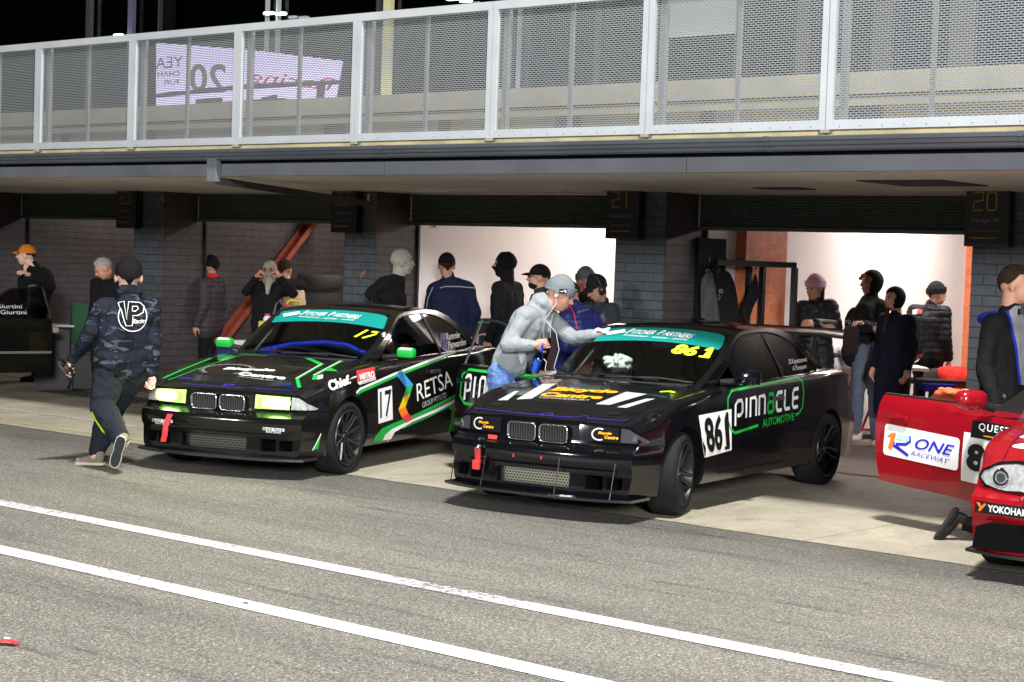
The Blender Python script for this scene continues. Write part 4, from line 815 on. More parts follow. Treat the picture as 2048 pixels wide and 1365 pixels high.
def person(label, base, face, h=1.80, J=None, jacket='cloth_black', pants='cloth_dark', shoes='shoe_dark', skin='skin', look=None, bend=0., hat=None, hair='hair_brown', hairlen=0,
           bulk=1., coat=0., style='fold', extra=None, hands=(.5, .5), pn=None, group=None, vox=.012, hood=None, hem=0., mask=None, beard=None, fem=1., feet=None, cat='person', glasses=False, headk=1., legg=0.):
    """base: ground point; face: heading of the chest (rad, world); J: joints given as world points"""
    root = empty('person', base); tag(root, label, cat, group or 'people around the garages')
    s = h/1.80; R_ = Matrix.Rotation(face-pi/2, 3, 'Z'); T = {k: R_ @ (Vector(v)*s) for k, v in TEMPL.items()}
    B = Vector(base)
    if J:
        for k, v in J.items(): T[k] = Vector(v)-B
    ld = Vector((cos(look), sin(look), 0)) if look is not None else Vector((cos(face), sin(face), 0)); up = Vector((0, 0, 1))
    fw = (ld*cos(bend)-up*sin(bend)).normalized(); rt = fw.cross(up).normalized(); hu = rt.cross(fw).normalized(); HR = Matrix((rt, fw, hu)).transposed(); hc = T['head']; q = s*1.10*headk
    P = lambda x, y, z: hc+HR @ Vector((x*q, y*q, z*q))
    b = bulk
    sl, sr, pv, wa, ch, nk = T['shl'], T['shr'], T['pelvis'], T['waist'], T['chest'], T['neck']; ax = (sr-sl).normalized()
    tw = pv-nk; hx = (T['hir']-T['hil']); hx = hx.normalized() if hx.length > .02 else ax
    def torso(mb, g=0., pv=pv):
        for k in (-1, 1):
            mb.cap(ch+ax*k*.078*s, (.118*b+g)*s, wa+(ax+hx).normalized()*k*.062*s, (.108*b+g)*s); mb.cap(wa+(ax+hx).normalized()*k*.062*s, (.108*b+g)*s, pv+hx*k*.075*s, (.118*b+g)*s)
        mb.cap(ch, (.125*b+g)*s, wa, (.112*b+g)*s); mb.cap(nk-(nk-ch).normalized()*.05*s, (.072+g)*s, ch, (.12*b+g)*s)
        for a in (sl, sr): mb.cap(nk-(nk-ch).normalized()*.06*s, (.068+g*.7)*s, a, (.066*b+g)*s); mb.cap(a, (.066*b+g)*s, ch+(a-ch)*.5, (.09*b+g)*s)
    def arm(mb, k, g=0., cut=1.):
        a, e, w = T['sh'+k], T['el'+k], T['wr'+k]; mb.cap(a, (.060*b+g)*s, e, (.046*b+g)*s); mb.cap(e, (.046*b+g)*s, e+(w-e)*cut, (.034+g)*s)
    def leg(mb, k, g=0., cut=1.):
        a, e, w = T['hi'+k], T['kn'+k], T['an'+k]; g += legg; mb.cap(a, (.098*b**.5+g)*s, e, (.066+g)*s); mb.cap(e, (.066+g)*s, e+(w-e)*.35, (.064+g)*s); mb.cap(e+(w-e)*.35, (.064+g)*s, e+(w-e)*cut, (.044+g*.6)*s)
    def headparts(mb, f=0.):
        E = mb.ell; C = mb.cap; mb = type('X', (), {})(); mb.ell = lambda c, r, *a, **k: E(c, tuple(x+f for x in r), *a, **k); mb.cap = lambda p, r, p2, r2, *a: C(p, r+f, p2, r2+f, *a)
        mb.ell(P(0, -.012, .030), (.077*q, .097*q, .092*q), 18, 12, HR); mb.ell(P(0, .030, -.040), (.058*q, .064*q, .075*q), 16, 10, HR); mb.ell(P(0, .052, -.088), (.030*q, .030*q, .022*q), 10, 8, HR)
        mb.ell(P(0, .062, -.012), (.052*q, .032*q, .050*q), 12, 8, HR); mb.cap(P(0, .088, .020), .010*q, P(0, .112, -.018), .0145*q, 8); mb.cap(P(-.030, .078, .034), .011*q, P(.030, .078, .034), .011*q, 8)
        mb.cap(P(-.016, .090, -.052), .0085*q, P(.016, .090, -.052), .0085*q, 8)
        for k in (-1, 1): mb.ell(P(k*.078, -.008, -.006), (.010*q, .020*q, .032*q), 10, 8, HR); mb.ell(P(k*.034, .068, -.022), (.02*q, .018*q, .02*q), 8, 6, HR)
        mb.cap(P(0, -.025, -.05), .056*q, nk, .058*s)
    body = remesh(lambda mb: (headparts(mb), torso(mb, -.012), arm(mb, 'l', -.006), arm(mb, 'r', -.006), leg(mb, 'l', -.01), leg(mb, 'r', -.01)), 'body', MATS[skin], root, min(vox, .010), 2)
    for i, k in enumerate('lr'):
        hb = MB()
        w = T['wr'+k]; d = (w-T['el'+k]).normalized(); n = (pn or {}).get(k) or (ax*(1 if k == 'l' else -1)); hd = (pn or {}).get('d'+k) or d
        hand(hb, w+d*.015, Vector(hd), Vector(n), hands[i], s*1.06, thumb=(1 if k == 'l' else -1)); hb.build('hand', MATS[skin], body, smooth=60)
    ey = MB()
    for k in (-1, 1): ey.ell(P(k*.031, .086, .012), (.0115*q, .008*q, .0075*q), 8, 6, HR)
    ey.build('eyes', MATS['eye_dark'], body, smooth=60)
    MB().cap(P(-.017, .0985, -.052), .0035*q, P(.017, .0985, -.052), .0035*q, 6).build('mouth', MATS['lip'], body)
    mb = MB()
    for k in (-1, 1): mb.cap(P(k*.016, .092, .034), .004*q, P(k*.046, .080, .036), .004*q, 6)
    mb.build('eyebrows', MATS[hair], body)
    dsp = quilt() if style == 'puffer' else folds(.015 if style == 'fold' else .004, 7.5, .8)
    g = .030 if style == 'puffer' else .014
    def jk(mb):
        pj = pv+(wa-pv)*hem; torso(mb, g, pj); arm(mb, 'l', g, .97); arm(mb, 'r', g, .97); mb.cap(nk-(nk-ch).normalized()*.02*s, .064*s+g*.5, nk+(hc-nk)*.26, .062*s+g*.3)
        for k in (-1, 1) if not hem else (): mb.cap(pv+hx*k*.07*s, (.118*b+g)*s, pv+hx*k*.075*s-Vector((0, 0, .05*s)), (.112*b+g)*s)
        if coat:
            for k, kk in ((-1, 'l'), (1, 'r')):
                a = T['hi'+kk]; e = a+(T['kn'+kk]-a)*min(1, coat); mb.cap(a, (.12+g)*s, e, (.115+g)*s); mb.cap(pv, (.12+g)*s, (e+pv+Vector((0, 0, -coat*.45*s)))/2, (.115+g)*s)
                if coat > 1: mb.cap(e, (.115+g)*s, e+(T['an'+kk]-e)*(coat-1), (.11+g)*s)
        if hood == 'down': mb.ell(nk+(hc-nk)*.30-Vector(fw)*.050*s, (.115*s, .095*s, .070*s), 16, 10, HR); mb.ell(nk-Vector(fw)*.09*s-Vector((0, 0, .05*s)), (.11*s, .07*s, .10*s), 14, 8, HR)
    jo = remesh(jk, 'jacket', MATS[jacket], root, vox, 2, dsp)
    po = remesh(lambda mb: (leg(mb, 'l', .010, .94), leg(mb, 'r', .010, .94), mb.cap(pv-hx*.07*s, .118*b*s, pv+hx*.07*s, .118*b*s)), 'trousers', MATS[pants], root, vox, 2, folds(.010, 11, 1.5))
    for k in 'lr':
        a = T['an'+k]; 
        fd = Vector((feet or {}).get(k, Vector((cos(face), sin(face), 0))*1.0)); fd.normalize(); fu = (feet or {}).get('u'+k); fu = Vector(fu) if fu else Vector((0, 0, 1)); fu = (fu-fd*fu.dot(fd)).normalized(); rr = fd.cross(fu); FR = Matrix((rr, fd, fu)).transposed()
        so = lambda x, y, z: a+FR @ Vector((x*s, y*s, z*s))
        sh = remesh(lambda mb: (mb.cap(so(0, -.03, -.005), .048*s, so(0, -.03, -.045), .040*s), mb.cap(so(0, -.02, -.045), .040*s, so(0, .10, -.055), .038*s), mb.cap(so(-.012, .09, -.06), .032*s, so(-.006, .165, -.062), .030*s), mb.cap(so(.012, .09, -.06), .032*s, so(.006, .165, -.062), .030*s)), 'shoe', MATS[shoes], root, .008, 2)
        pl = [(-.040, -.06), (-.044, .0), (-.038, .06), (-.046, .12), (-.040, .17), (-.018, .20), (.018, .20), (.040, .17), (.046, .12), (.038, .06), (.044, .0), (.040, -.06), (.02, -.082), (-.02, -.082)]
        mb = MB(); n = len(pl); mb.add([so(x, y, -.092) for x, y in pl]+[so(x, y, -.070) for x, y in pl], [tuple(range(n)), tuple(range(n, 2*n))]+[(i, (i+1) % n, n+(i+1) % n, n+i) for i in range(n)])
        MB().add([so(x*.86, y*.95, -.0955) for x, y in pl]+[so(x*.86, y*.95, -.091) for x, y in pl], [tuple(range(n)), tuple(range(n, 2*n))]+[(i, (i+1) % n, n+(i+1) % n, n+i) for i in range(n)]).build('tread', MATS['cloth_charcoal'], sh)
        mb.build('sole', [MATS['sole_pale' if shoes in ('shoe_tan', 'shoe_white') else 'shoe_dark'], MATS['cloth_charcoal']] if 0 else MATS['sole_pale' if shoes in ('shoe_tan', 'shoe_white') else 'shoe_dark'], sh)
    # hair, hats, hoods, masks
    def hemi(mb, r, zcut, dy=-.012, dz=.030, n=22, front=.0, side=0., rib=0.):
        rows = []
        for i in range(9):
            th = (pi*.5+zcut)*i/8; row = []
            for k in range(n):
                ph = 2*pi*k/n; fr = max(0, sin(ph)); t2 = th*(1-front*fr)*(1-side*abs(cos(ph)))*(1+(.09*sin(k*2.3)+.05*sin(k*5.1) if side else 0)*i/8); rb = 1+rib*(k % 2)*min(1, i/2); row.append(P(sin(t2)*cos(ph)*r[0]*rb, dy+sin(t2)*sin(ph)*r[1]*rb, dz+cos(t2)*r[2]))
            rows.append(row)
        mb.grid(rows, closed=True)
    if hair != 'none' and not mask and hood != 'up':
        mb = MB(); hemi(mb, (.087, .108, .104), .78 if not hairlen else 1.0, front=.60, side=.30, n=26); 
        ho = mb.build('hair', MATS[hair], body, smooth=60)
        md = ho.modifiers.new('s', 'SUBSURF'); md.levels = 1; md.render_levels = 1; ho.parent = None; apply_mods(ho); ho.parent = body
        me = ho.data
        for v in me.vertices: v.co += (v.co-hc).normalized()*.007*noise.noise((v.co)*30)+(v.co-hc).normalized()*.004*noise.noise((v.co)*75)
        if hairlen:
            mb = MB()
            for k in range(-4, 5):
                x = k*.019; mb.cap(P(x, -.075+abs(k)*.012, .0), .020*q, P(x*1.15, -.07+abs(k)*.016, -hairlen), .014*q, 8)
            mb.build('long_hair', MATS[hair], body, smooth=60)
    if hat:
        kind, hm = hat; mb = MB()
        if kind == 'beanie':
            hemi(mb, (.090, .108, .120), .16, dz=.036, front=.10, n=84, rib=.022)
            o = mb.build('beanie', MATS[hm], root, smooth=60)
            mb = MB(); rows = []
            for z, r in ((-.012, 1.0), (-.012, 1.07), (.018, 1.10), (.050, 1.08), (.052, 1.0)):
                rows.append([P(cos(2*pi*k/48)*.090*r*(1+.012*(k % 2)), -.012+sin(2*pi*k/48)*.108*r*(1+.012*(k % 2)), .028+z+.012*sin(2*pi*k/48)) for k in range(48)])
            mb.grid(rows, closed=True); mb.build('beanie_cuff', MATS[hm], o, smooth=60)
        if kind == 'cap':
            hemi(mb, (.088, .107, .104), .06, dz=.036, front=0); o = mb.build('cap', MATS[hm], root, smooth=60)
            mb = MB(); mb.grid([[P(x*.072, .070+(1-x*x)*yy+.012, .050-.012*x*x-yy*.25+zz) for x in [-1+2*k/10 for k in range(11)]] for yy, zz in ((0, .006), (.045, .010), (.088, .006), (.088, 0), (.045, .002), (0, -.002))]); mb.build('cap_peak', MATS[hm], o, smooth=60)
    if mask:
        o = remesh(lambda mb: headparts(mb, .010), 'balaclava', MATS[mask], root, .008, 2, folds(.007, 22, 1.)); bm = bmesh.new(); bm.from_mesh(o.data); iv = HR.inverted()
        def win(c): l = (iv @ (c-hc))/q; return l.y > .03 and -.020 < l.z < .040 and abs(l.x) < .052
        bmesh.ops.delete(bm, geom=[f for f in bm.faces if win(f.calc_center_median())], context='FACES'); bm.to_mesh(o.data); bm.free()
        MB().cap(P(0, -.02, -.09), .070*q, nk+Vector((0, 0, .0)), .074*s).build('neck_cuff', MATS[mask], o, smooth=60)
    if hood in ('up',):
        mb = MB(); r = (.100, .118, .122) if hood == 'up' else (.086, .106, .103)
        rows = []; n = 40; zc = -.10
        for i in range(13):
            th = 2.45*i/12; row = []
            for k in range(n): ph = 2*pi*k/n; row.append(P(sin(th)*cos(ph)*r[0]*(1-.10*max(0, i-8)/4), -.014+sin(th)*sin(ph)*r[1]*(1-.12*max(0, i-7)/5), .022+cos(th)*r[2]*(1 if i < 7 else 1.16)))
            rows.append(row)
        mb.grid(rows, closed=True); me = mb.mesh('x'); bm = bmesh.new(); bm.from_mesh(me); iv = HR.inverted()
        def cut(c):
            l = iv @ (c-hc); l /= q
            if hood == 'up': return l.y > .045 and -.10 < l.z < .085 and abs(l.x) < .085
            if mask == 'full': return False
            return l.y > .055 and -.012 < l.z < .040 and abs(l.x) < .062
        bmesh.ops.delete(bm, geom=[f for f in bm.faces if cut(f.calc_center_median())], context='FACES'); bm.to_mesh(me); bm.free(); bpy.data.meshes.remove(me) if False else None
        o = bpy.data.objects.new('hood' if hood == 'up' else 'balaclava', me); COL.objects.link(o); o.parent = root; me.materials.append(MATS[jacket if hood == 'up' else (mask if mask != 'full' else 'cloth_black')])
        md = o.modifiers.new('s', 'SOLIDIFY'); md.thickness = .012 if hood == 'up' else .004; md.offset = 1; o.parent = None; apply_mods(o); o.parent = root; shade(o.data, 60)
    if beard:
        mb = MB(); mb.ell(P(0, .040, -.066), (.056*q, .060*q, .046*q), 14, 8, HR); mb.build('beard', MATS[beard], body, smooth=60)
    if glasses:
        mb = MB()
        for k in (-1, 1): mb.tube([P(k*.032+.022*cos(a), .102, .010+.017*sin(a)) for a in [2*pi*j/14 for j in range(15)]], .002, 5); mb.tube([P(k*.054, .098, .014), P(k*.08, .0, .012)], .002, 5)
        mb.build('glasses', MATS['trim_black'], root)
    if extra: extra(root, body, jo, po, T, P, B, s, fw, rt, hu)
    return root
# ================================================================== materials in use
mat('paint_black', (.0035, .0035, .005), .14, coat=.5, spec=.3); mat('paint_black_b', (.006, .006, .005), .16, coat=.5, spec=.3)
mat('paint_red', (.26, .004, .010), .25, spec=.3, coat=.5); mat('gloss_lip', (.008, .008, .009), .12, coat=1.); mat('carbon', (.012, .012, .012), .22, coat=1.)
mat('trim_black', (.012, .012, .012), .45, bump=.1); mat('handle_black', (.05, .045, .04), .35); mat('void_black', (.002, .002, .002), .9, spec=0.1); mat('cabin_grey', (.02, .021, .022), .8)
mat('tyre_rubber', (.010, .010, .010), .8, spec=.25, var=.35, vscale=14, bump=.3, bscale=60); mat('rim_black', (.022, .022, .024), .38, metal=.5); mat('caliper_black', (.01, .01, .01), .6); mat('brake_steel', (.35, .34, .32), .35, metal=1.)
mat('chrome', (.50, .50, .53), .15, metal=1.); mat('grille_grey', (.045, .045, .045), .4); mat('gloss_cover', (.012, .012, .013), .12, coat=1.); mat('smoke_cover', (.05, .05, .055), .15, coat=1.)
for n, c in dict(white=(.80, .80, .79), green=(.010, .36, .045), neon=(.72, .92, .03), teal=(.003, .215, .19), amber=(.80, .38, .01), black=(.006, .006, .006), silver=(.42, .43, .41), sky=(.04, .32, .75), leaf=(.03, .38, .09), yellow=(.80, .52, .01), orange=(.85, .19, .02), rose=(.68, .05, .045), grey=(.16, .16, .16), navy=(.02, .02, .50), ice=(.45, .82, .95)).items(): mat('decal_'+n, c, .45, spec=.3)
mat('blue_edge', (.04, .03, .55), .25, coat=.5); mat('flag_blue', (.03, .05, .30), .4); mat('strap_red', (.55, .03, .035), .6, bump=.2); mat('tail_red', (.12, .004, .004), .15, coat=1.)
mat('lamp_green', (.5, .8, .2), .2, emit=(.14, .62, .05), es=1.2); mat('lamp_green_dim', (.3, .5, .1), .2, emit=(.22, .6, .10), es=.8); mat('lamp_hot', (.9, 1, .7), .2, emit=(.9, 1, .68), es=14.); mat('lamp_mid', (.5, .9, .2), .2, emit=(.55, .95, .14), es=1.7); mat('clear_lens', (.34, .35, .34), .12, coat=1., var=.3, vscale=25); mat('lens_dark', (.05, .055, .06), .05, coat=1.)
mat('blue_tube', (.008, .03, .55), .22, coat=1., bump=.6, bscale=50); mat('fab_dummy', (1, 1, 1))
m_glass('windscreen_glass', (.74, .82, .79)); m_glass('tinted_window', (.05, .055, .055), rough=.03); m_glass('lexan_window', (.16, .16, .17), rough=.08); m_glass('clear_film', (.62, .66, .66), rough=.1); m_glass('gallery_glass', (.55, .58, .62), rough=.03)
m_glass('bottle_plastic', (.75, .85, .9), rough=.05)
m_perf('intake_mesh_steel', (.45, .44, .36), .026, .020, .0048, 'yz', .9, .3); m_perf('intake_mesh_dark', (.16, .16, .15), .026, .020, .0042, 'yz', .9, .35); m_perf('fence_mesh', (.21, .22, .225), .0455, .0170, .0042, 'xz', .2, .5)
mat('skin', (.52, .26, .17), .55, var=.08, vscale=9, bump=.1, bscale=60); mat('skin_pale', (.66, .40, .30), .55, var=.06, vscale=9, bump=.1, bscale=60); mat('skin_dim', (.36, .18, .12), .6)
mat('eye_dark', (.02, .015, .012), .2); mat('lip', (.33, .12, .10), .5)
for n, c in dict(brown=(.035, .02, .012), dark=(.008, .007, .007), grey=(.38, .36, .33), ginger=(.30, .095, .03), blond=(.16, .11, .07)).items(): mat('hair_'+n, c, .6, var=.4, vscale=60, bump=.8, bscale=160)
for n, c in dict(black=(.008, .008, .009), dark=(.014, .016, .022), navy=(.010, .014, .038), purple=(.030, .036, .16), plum=(.035, .030, .034), heather=(.25, .27, .285), beanie=(.17, .19, .20), cream=(.33, .31, .25), beige=(.62, .46, .30), pink=(.55, .36, .48), rust=(.55, .17, .015), red=(.65, .03, .02), grey=(.10, .10, .10), blue=(.015, .03, .35), midnight=(.007, .007, .016), greyblue=(.10, .12, .16), charcoal=(.03, .034, .036)).items(): mat('cloth_'+n, c, .88, var=.08, vscale=9, bump=.5, bscale=22 if n not in ('beanie',) else 60)
mat('puffer_black', (.010, .011, .014), .48, bump=.4, bscale=30); mat('puffer_purple', (.022, .026, .13), .42, bump=.4, bscale=30); mat('puffer_plum', (.042, .036, .040), .5, bump=.4, bscale=30)
mat('shoe_dark', (.012, .012, .012), .6); mat('shoe_tan', (.20, .17, .13), .8, var=.15); mat('shoe_white', (.68, .66, .60), .7, var=.1); mat('sole_pale', (.50, .46, .36), .7)
m_camo(); m_denim(); m_line()
ASP, CON = m_asphalt(), m_concrete()
PIER = m_brick('painted_block', (.056, .062, .070), (.070, .077, .086), (.024, .027, .031), patch=(.30, .12, .05)); PIER2 = MATS['painted_block']
DARKB = m_brick('dark_brick', (.052, .045, .046), (.062, .053, .054), (.034, .029, .030), rough=.5, bump=.8); REDB = m_brick('red_brick', (.60, .15, .055), (.68, .20, .08), (.45, .26, .16), bump=.6)
mat('plaster_white', (.80, .78, .76), .7, var=.02, vscale=1.); mat('soffit_paint', (.66, .60, .53), .8, var=.16, vscale=.9, bump=.1, bscale=2); mat('fascia_paint', (.115, .12, .132), .6, var=.16, vscale=2.2, bump=.3, bscale=3); mat('gutter_paint', (.072, .08, .092), .45, var=.15, vscale=2)
mat('roller_steel', (.10, .115, .105), .5, metal=.3, var=.1); mat('rail_white', (.38, .40, .415), .5, metal=.1, var=.06, vscale=3); mat('gallery_stone', (.25, .24, .195), .8, var=.18, vscale=2.2, bump=.2); mat('gallery_edge', (.62, .52, .28), .7, var=.2, vscale=4)
mat('sign_black', (.010, .010, .011), .35); mat('sign_amber', (.22, .12, .012), .5, emit=(.55, .26, .02), es=.035); mat('sign_white', (.16, .16, .16), .5); mat('orange_steel', (.27, .058, .028), .5, var=.25, vscale=7)
mat('yellow_paint', (.62, .50, .02), .45, var=.15, vscale=8); mat('banner_glow', (.5, .45, .7), .6, emit=(.66, .60, .92), es=.8); mat('floor_red', (.34, .06, .05), .7, var=.3, vscale=9); mat('floor_yellow', (.50, .45, .08), .7, var=.4, vscale=12)
mat('column_yellow', (.62, .60, .36), .5); mat('blind_blue', (.10, .14, .18), .7); mat('night_violet', (.10, .08, .15), .6); mat('floor_dark', (.05, .045, .045), .8, var=.2)
mat('garage_floor', (.26, .19, .165), .5, var=.2, vscale=1.5); mat('plastic_blue', (.01, .03, .5), .3, coat=.5); mat('plastic_black', (.012, .012, .012), .4); mat('liquid_blue', (.005, .12, .62), .1, coat=1.); mat('paper_white', (.82, .82, .82), .8, bump=.4, bscale=30)
mat('wire_white', (.75, .75, .75), .5); mat('hivis', (.95, .20, .05), .7, bump=.5); mat('green_canvas', (.008, .06, .02), .8, bump=.3); mat('green_neon', (.5, .8, .02), .6); mat('tag_leather', (.62, .30, .10), .6); mat('reflection_glow', (1, 1, 1), .5, emit=(.9, .97, 1), es=9)
def atX(u, v, X):
    d = AF + AR*((u-1024)/CAM_F) + AD*((v-682.5)/CAM_F); return Vector((0, 0, CAM_H)) + d*(X/d.x)
# ================================================================== ground
def sheet(name, x0, y0, x1, y1, z, m_, kind='structure', parent=None):
    o = MB().add([(x0, y0, z), (x1, y0, z), (x1, y1, z), (x0, y1, z)], [(0, 1, 2, 3)]).build(name, m_, parent, fix=False)
    if kind: tag(o, kind=kind)
    return o
sheet('pit_lane_asphalt', -90, -70, 40, 60, 0, ASP)
e = MB(); xs = [-60+.11*k for k in range(640)]; e.add([(x, 10.56+.016*noise.noise(Vector((x*2.5, 0, 0)))+.02*noise.noise(Vector((x*.6, 4, 0))), .004) for x in xs]+[(x, 14.95, .004) for x in xs], [(k, k+1, 640+k+1, 640+k) for k in range(639)])
tag(e.build('apron_concrete', CON, fix=False), kind='structure')
sheet('garage_floor', -40, 14.95, 12, 25, .006, MATS['garage_floor'])
sheet('sky_backdrop_ground', -91, 60, 41, 61, .001, ASP) if False else None
for n, yc in (('lane_line', 7.33), ('lane_line', 6.20)): sheet(n, -60, yc-.084, 30, yc+.084, .004, MATS['white_line_paint'])
sheet('threshold_line', -40, 14.42, 12, 14.47, .009, MATS['floor_red']); sheet('edge_line', -24, 10.74, -11.9, 10.765, .008, MATS['floor_yellow'])
o = sheet('bay_line', -17.6, 11.55, -14.9, 11.59, .008, MATS['white_line_paint']); o.rotation_euler = (0, 0, 0)
sheet('drain_cover', -19.2, 13.3, -17.2, 13.85, .009, MATS['floor_dark'])
# ================================================================== building
BL = tag(empty('pit_building', (0, 0, 0)), 'two-storey pit garage block with dark block piers and white-walled garages', 'building')
XL, XR_ = -44, 14
piers = {24: (-23.0, -22.4), 23: (-19.03, -18.44), 22: (-15.10, -14.60), 21: (-11.15, -10.53), 20: (-7.22, -6.60), 19: (-3.25, -2.65), 25: (-27.0, -26.4)}
for k, (a, b) in piers.items():
    MB().add([(a, 14.65, 0), (b, 14.65, 0), (b, 15.33, 0), (a, 15.33, 0), (a, 14.65, 2.578), (b, 14.65, 2.578), (b, 15.33, 2.578), (a, 15.33, 2.578)], [(0, 1, 5, 4), (1, 2, 6, 5), (2, 3, 7, 6), (3, 0, 4, 7)]).build('pier', [PIER, DARKB] and PIER, BL)
    pf = MB(); pf.add([(b+.003, 14.66, 0), (b+.003, 15.33, 0), (b+.003, 15.33, 2.577), (b+.003, 14.66, 2.577)], [(0, 1, 2, 3)]); pf.build('pier_side', DARKB, BL, fix=False)
    MB().box((b+.012, 15.345, 1.3), (.05, .03, 2.55)).build('door_track', MATS['trim_black'], BL)
    wallm = {22: 'plaster_white', 21: 'plaster_white'}.get(k); wm = MATS[wallm] if wallm else DARKB
    MB().box((b-.11, 19.70, 1.65), (.22, 8.66, 3.3)).build('partition_wall', wm, BL)
MB().box((-10.47, 16.32, 1.65), (.14, .80, 3.296)).build('brick_pilaster', REDB, BL); MB().box((-10.47, 21.65, 1.65), (.14, .9, 3.296)).build('brick_pilaster', REDB, BL)
MB().box(((XL+XR_)/2, 24.15, 1.65), (XR_-XL, .2, 3.3)).build('rear_wall', MATS['decal_grey'], BL)
MB().box(((XL+XR_)/2, 19.75, 3.36), (XR_-XL, 9.1, .1)).build('garage_ceiling', MATS['plaster_white'], BL)
ks = sorted(piers)
for p, q in zip(ks, ks[1:]):     # q is to the left... each bay's roller curtain
    a, b = piers[q][1], piers[p][0]
    if a > b: a, b = piers[p][1], piers[q][0]
    mb = MB(); rows = []
    for k in range(25):
        z = 2.245+.33*k/24; y = 15.22+(.012 if k % 2 else -.004); rows.append([(a+.01, y, z), (b-.01, y, z)])
    mb.grid(rows); mb.box(((a+b)/2, 15.21, 2.235), (b-a-.03, .06, .035)); mb.build('roller_door', MATS['roller_steel'], BL, fix=False)
MB().box(((XL+XR_)/2, 15.40, 3.0), (XR_-XL, .09, .80)).build('lintel_wall', PIER, BL)
MB().box(((XL+XR_)/2, 13.43, 2.69), (XR_-XL, 3.84, .22)).build('soffit', MATS['soffit_paint'], BL)
fs = MB()
for k in range(18): fs.box((XL+1.6+3.27*k, 11.483, 2.623), (3.262, .05, .118), bev=.004)
fs.build('fascia', MATS['fascia_paint'], BL)
MB().box(((XL+XR_)/2, 11.50, 2.695), (XR_-XL, .03, .05)).build('shadow_gap', MATS['void_black'], BL)
gp = [(11.50, 2.712), (11.42, 2.712), (11.395, 2.722), (11.385, 2.745), (11.36, 2.752), (11.352, 2.778), (11.335, 2.785), (11.33, 2.812), (11.345, 2.818), (11.50, 2.818)]
gt = MB(); gt.prism(gp, XL, XR_, 'x'); 
for k in range(29): gt.prism([(y-.004 if y < 11.5 else y, z-.003 if z < 2.8 else z+.003) for y, z in gp], XL+.7+2.0*k, XL+.74+2.0*k, 'x')
gt.build('gutter', MATS['gutter_paint'], BL, smooth=None)
MB().box(((XL+XR_)/2, 13.6, 2.845), (XR_-XL, 4.15, .055)).build('gallery_floor', MATS['gallery_edge'], BL)
sb = MB(); sb.box(((XL+XR_)/2, 14.45, 3.53), (XR_-XL, .42, .20)); sb.box(((XL+XR_)/2, 14.62, 3.15), (XR_-XL, .05, .56)); sb.box(((XL+XR_)/2, 14.30, 3.36), (XR_-XL, .10, .05)); sb.build('gallery_bench', MATS['gallery_stone'], BL)
sp = MB()
for k in range(34): sp.box((XL+.9+1.74*k, 14.585, 3.22), (.16 if k % 2 else .34, .02, .26))
sp.build('bench_recess', MATS['floor_dark'], BL)
MB().box(((XL+XR_)/2, 15.05, 4.9), (XR_-XL, .02, 2.55)).build('gallery_glazing', MATS['gallery_glass'], BL)
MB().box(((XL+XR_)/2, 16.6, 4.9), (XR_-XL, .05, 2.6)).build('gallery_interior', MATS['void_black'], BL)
mb = MB()
for z_, t_ in ((4.55, .05), (5.1, .12), (5.6, .08)): mb.box(((XL+XR_)/2, 16.3, z_), (XR_-XL, .06, t_))
for k in range(20): mb.box((XL+1.1+2.9*k, 16.2, 4.9), (.14, .08, 2.5))
mb.build('interior_frame', MATS['grille_grey'], BL)
MB().box(((XL+XR_)/2, 15.05, 6.4), (XR_-XL, 3.2, .4)).build('upper_roof', MATS['void_black'], BL)
for u, w, m_ in ((178, .10, 'grille_grey'), (262, .10, 'night_violet'), (319, .03, 'grille_grey'), (338, .16, 'void_black'), (533, .02, 'rail_white'), (555, .03, 'rail_white'), (775, .12, 'column_yellow'), (757, .06, 'grille_grey'), (1022, .05, 'grille_grey'), (1038, .012, 'rail_white'), (1195, .04, 'grille_grey'), (1475, .05, 'grille_grey'), (1605, .12, 'handle_black'), (1765, .20, 'handle_black'), (1925, .25, 'handle_black')):
    p = atY(u, 100, 14.98); MB().box((p.x, 14.98, 4.95), (w, .06, 2.6)).build('mullion', MATS[m_], BL)
p = atY(1400, 45, 14.9); MB().box((p.x, 14.9, 4.62), (.86, .03, .95)).build('notice_board', MATS['rail_white'], BL)
for u, w in ((1690, 1.0), (1850, 1.1), (1990, .7), (2100, .9)): p = atY(u, 80, 15.3); MB().box((p.x, 15.3, 4.7), (w*.62, .03, 2.1)).build('window_blind', MATS['blind_blue'], BL)
for u, v in ((538, 27), (562, 28), (237, 71), (932, 2), (905, -2)): p = atY(u, v, 14.85); MB().box(p, (.15, .06, .03), bev=.01).build('floodlight_reflection', MATS['reflection_glow'], BL)  # glowing blocks stand in for floodlights reflected in the gallery glass
for u in (1845, 1470): p = atY(u, 367, 13.2); MB().box((p.x, 13.2 if u > 1500 else 14.0, 2.574), (.75 if u > 1500 else .5, .8 if u > 1500 else .3, .008)).build('ceiling_hatch', MATS['floor_dark'], BL)
# awning arm with its bracket
aw = tag(empty('awning_arm', (0, 0, 0)), 'grey steel arm running back under the ceiling from a bracket on the fascia', 'arm'); p = atY(427, 345, 11.42)
MB().box((p.x, 11.42, 2.62), (.14, .06, .23), bev=.006).build('bracket', MATS['fascia_paint'], aw)
q = atY(742, 408, 14.5); a = Vector((p.x+.02, 11.46, 2.52)); mb = MB(); d = (q-a); L_ = d.length; rt = d.to_track_quat('Y', 'Z').to_matrix(); mb.box(a+d/2, (.05, L_, .065), rt); mb.build('beam', MATS['floor_dark'], aw)
MB().tube([q+Vector((-.05, -.1, 0)), q+Vector((.04, -.1, 0)), q+Vector((.06, -.1, .10))], .015, 8).build('hook', MATS['rail_white'], aw, smooth=60)
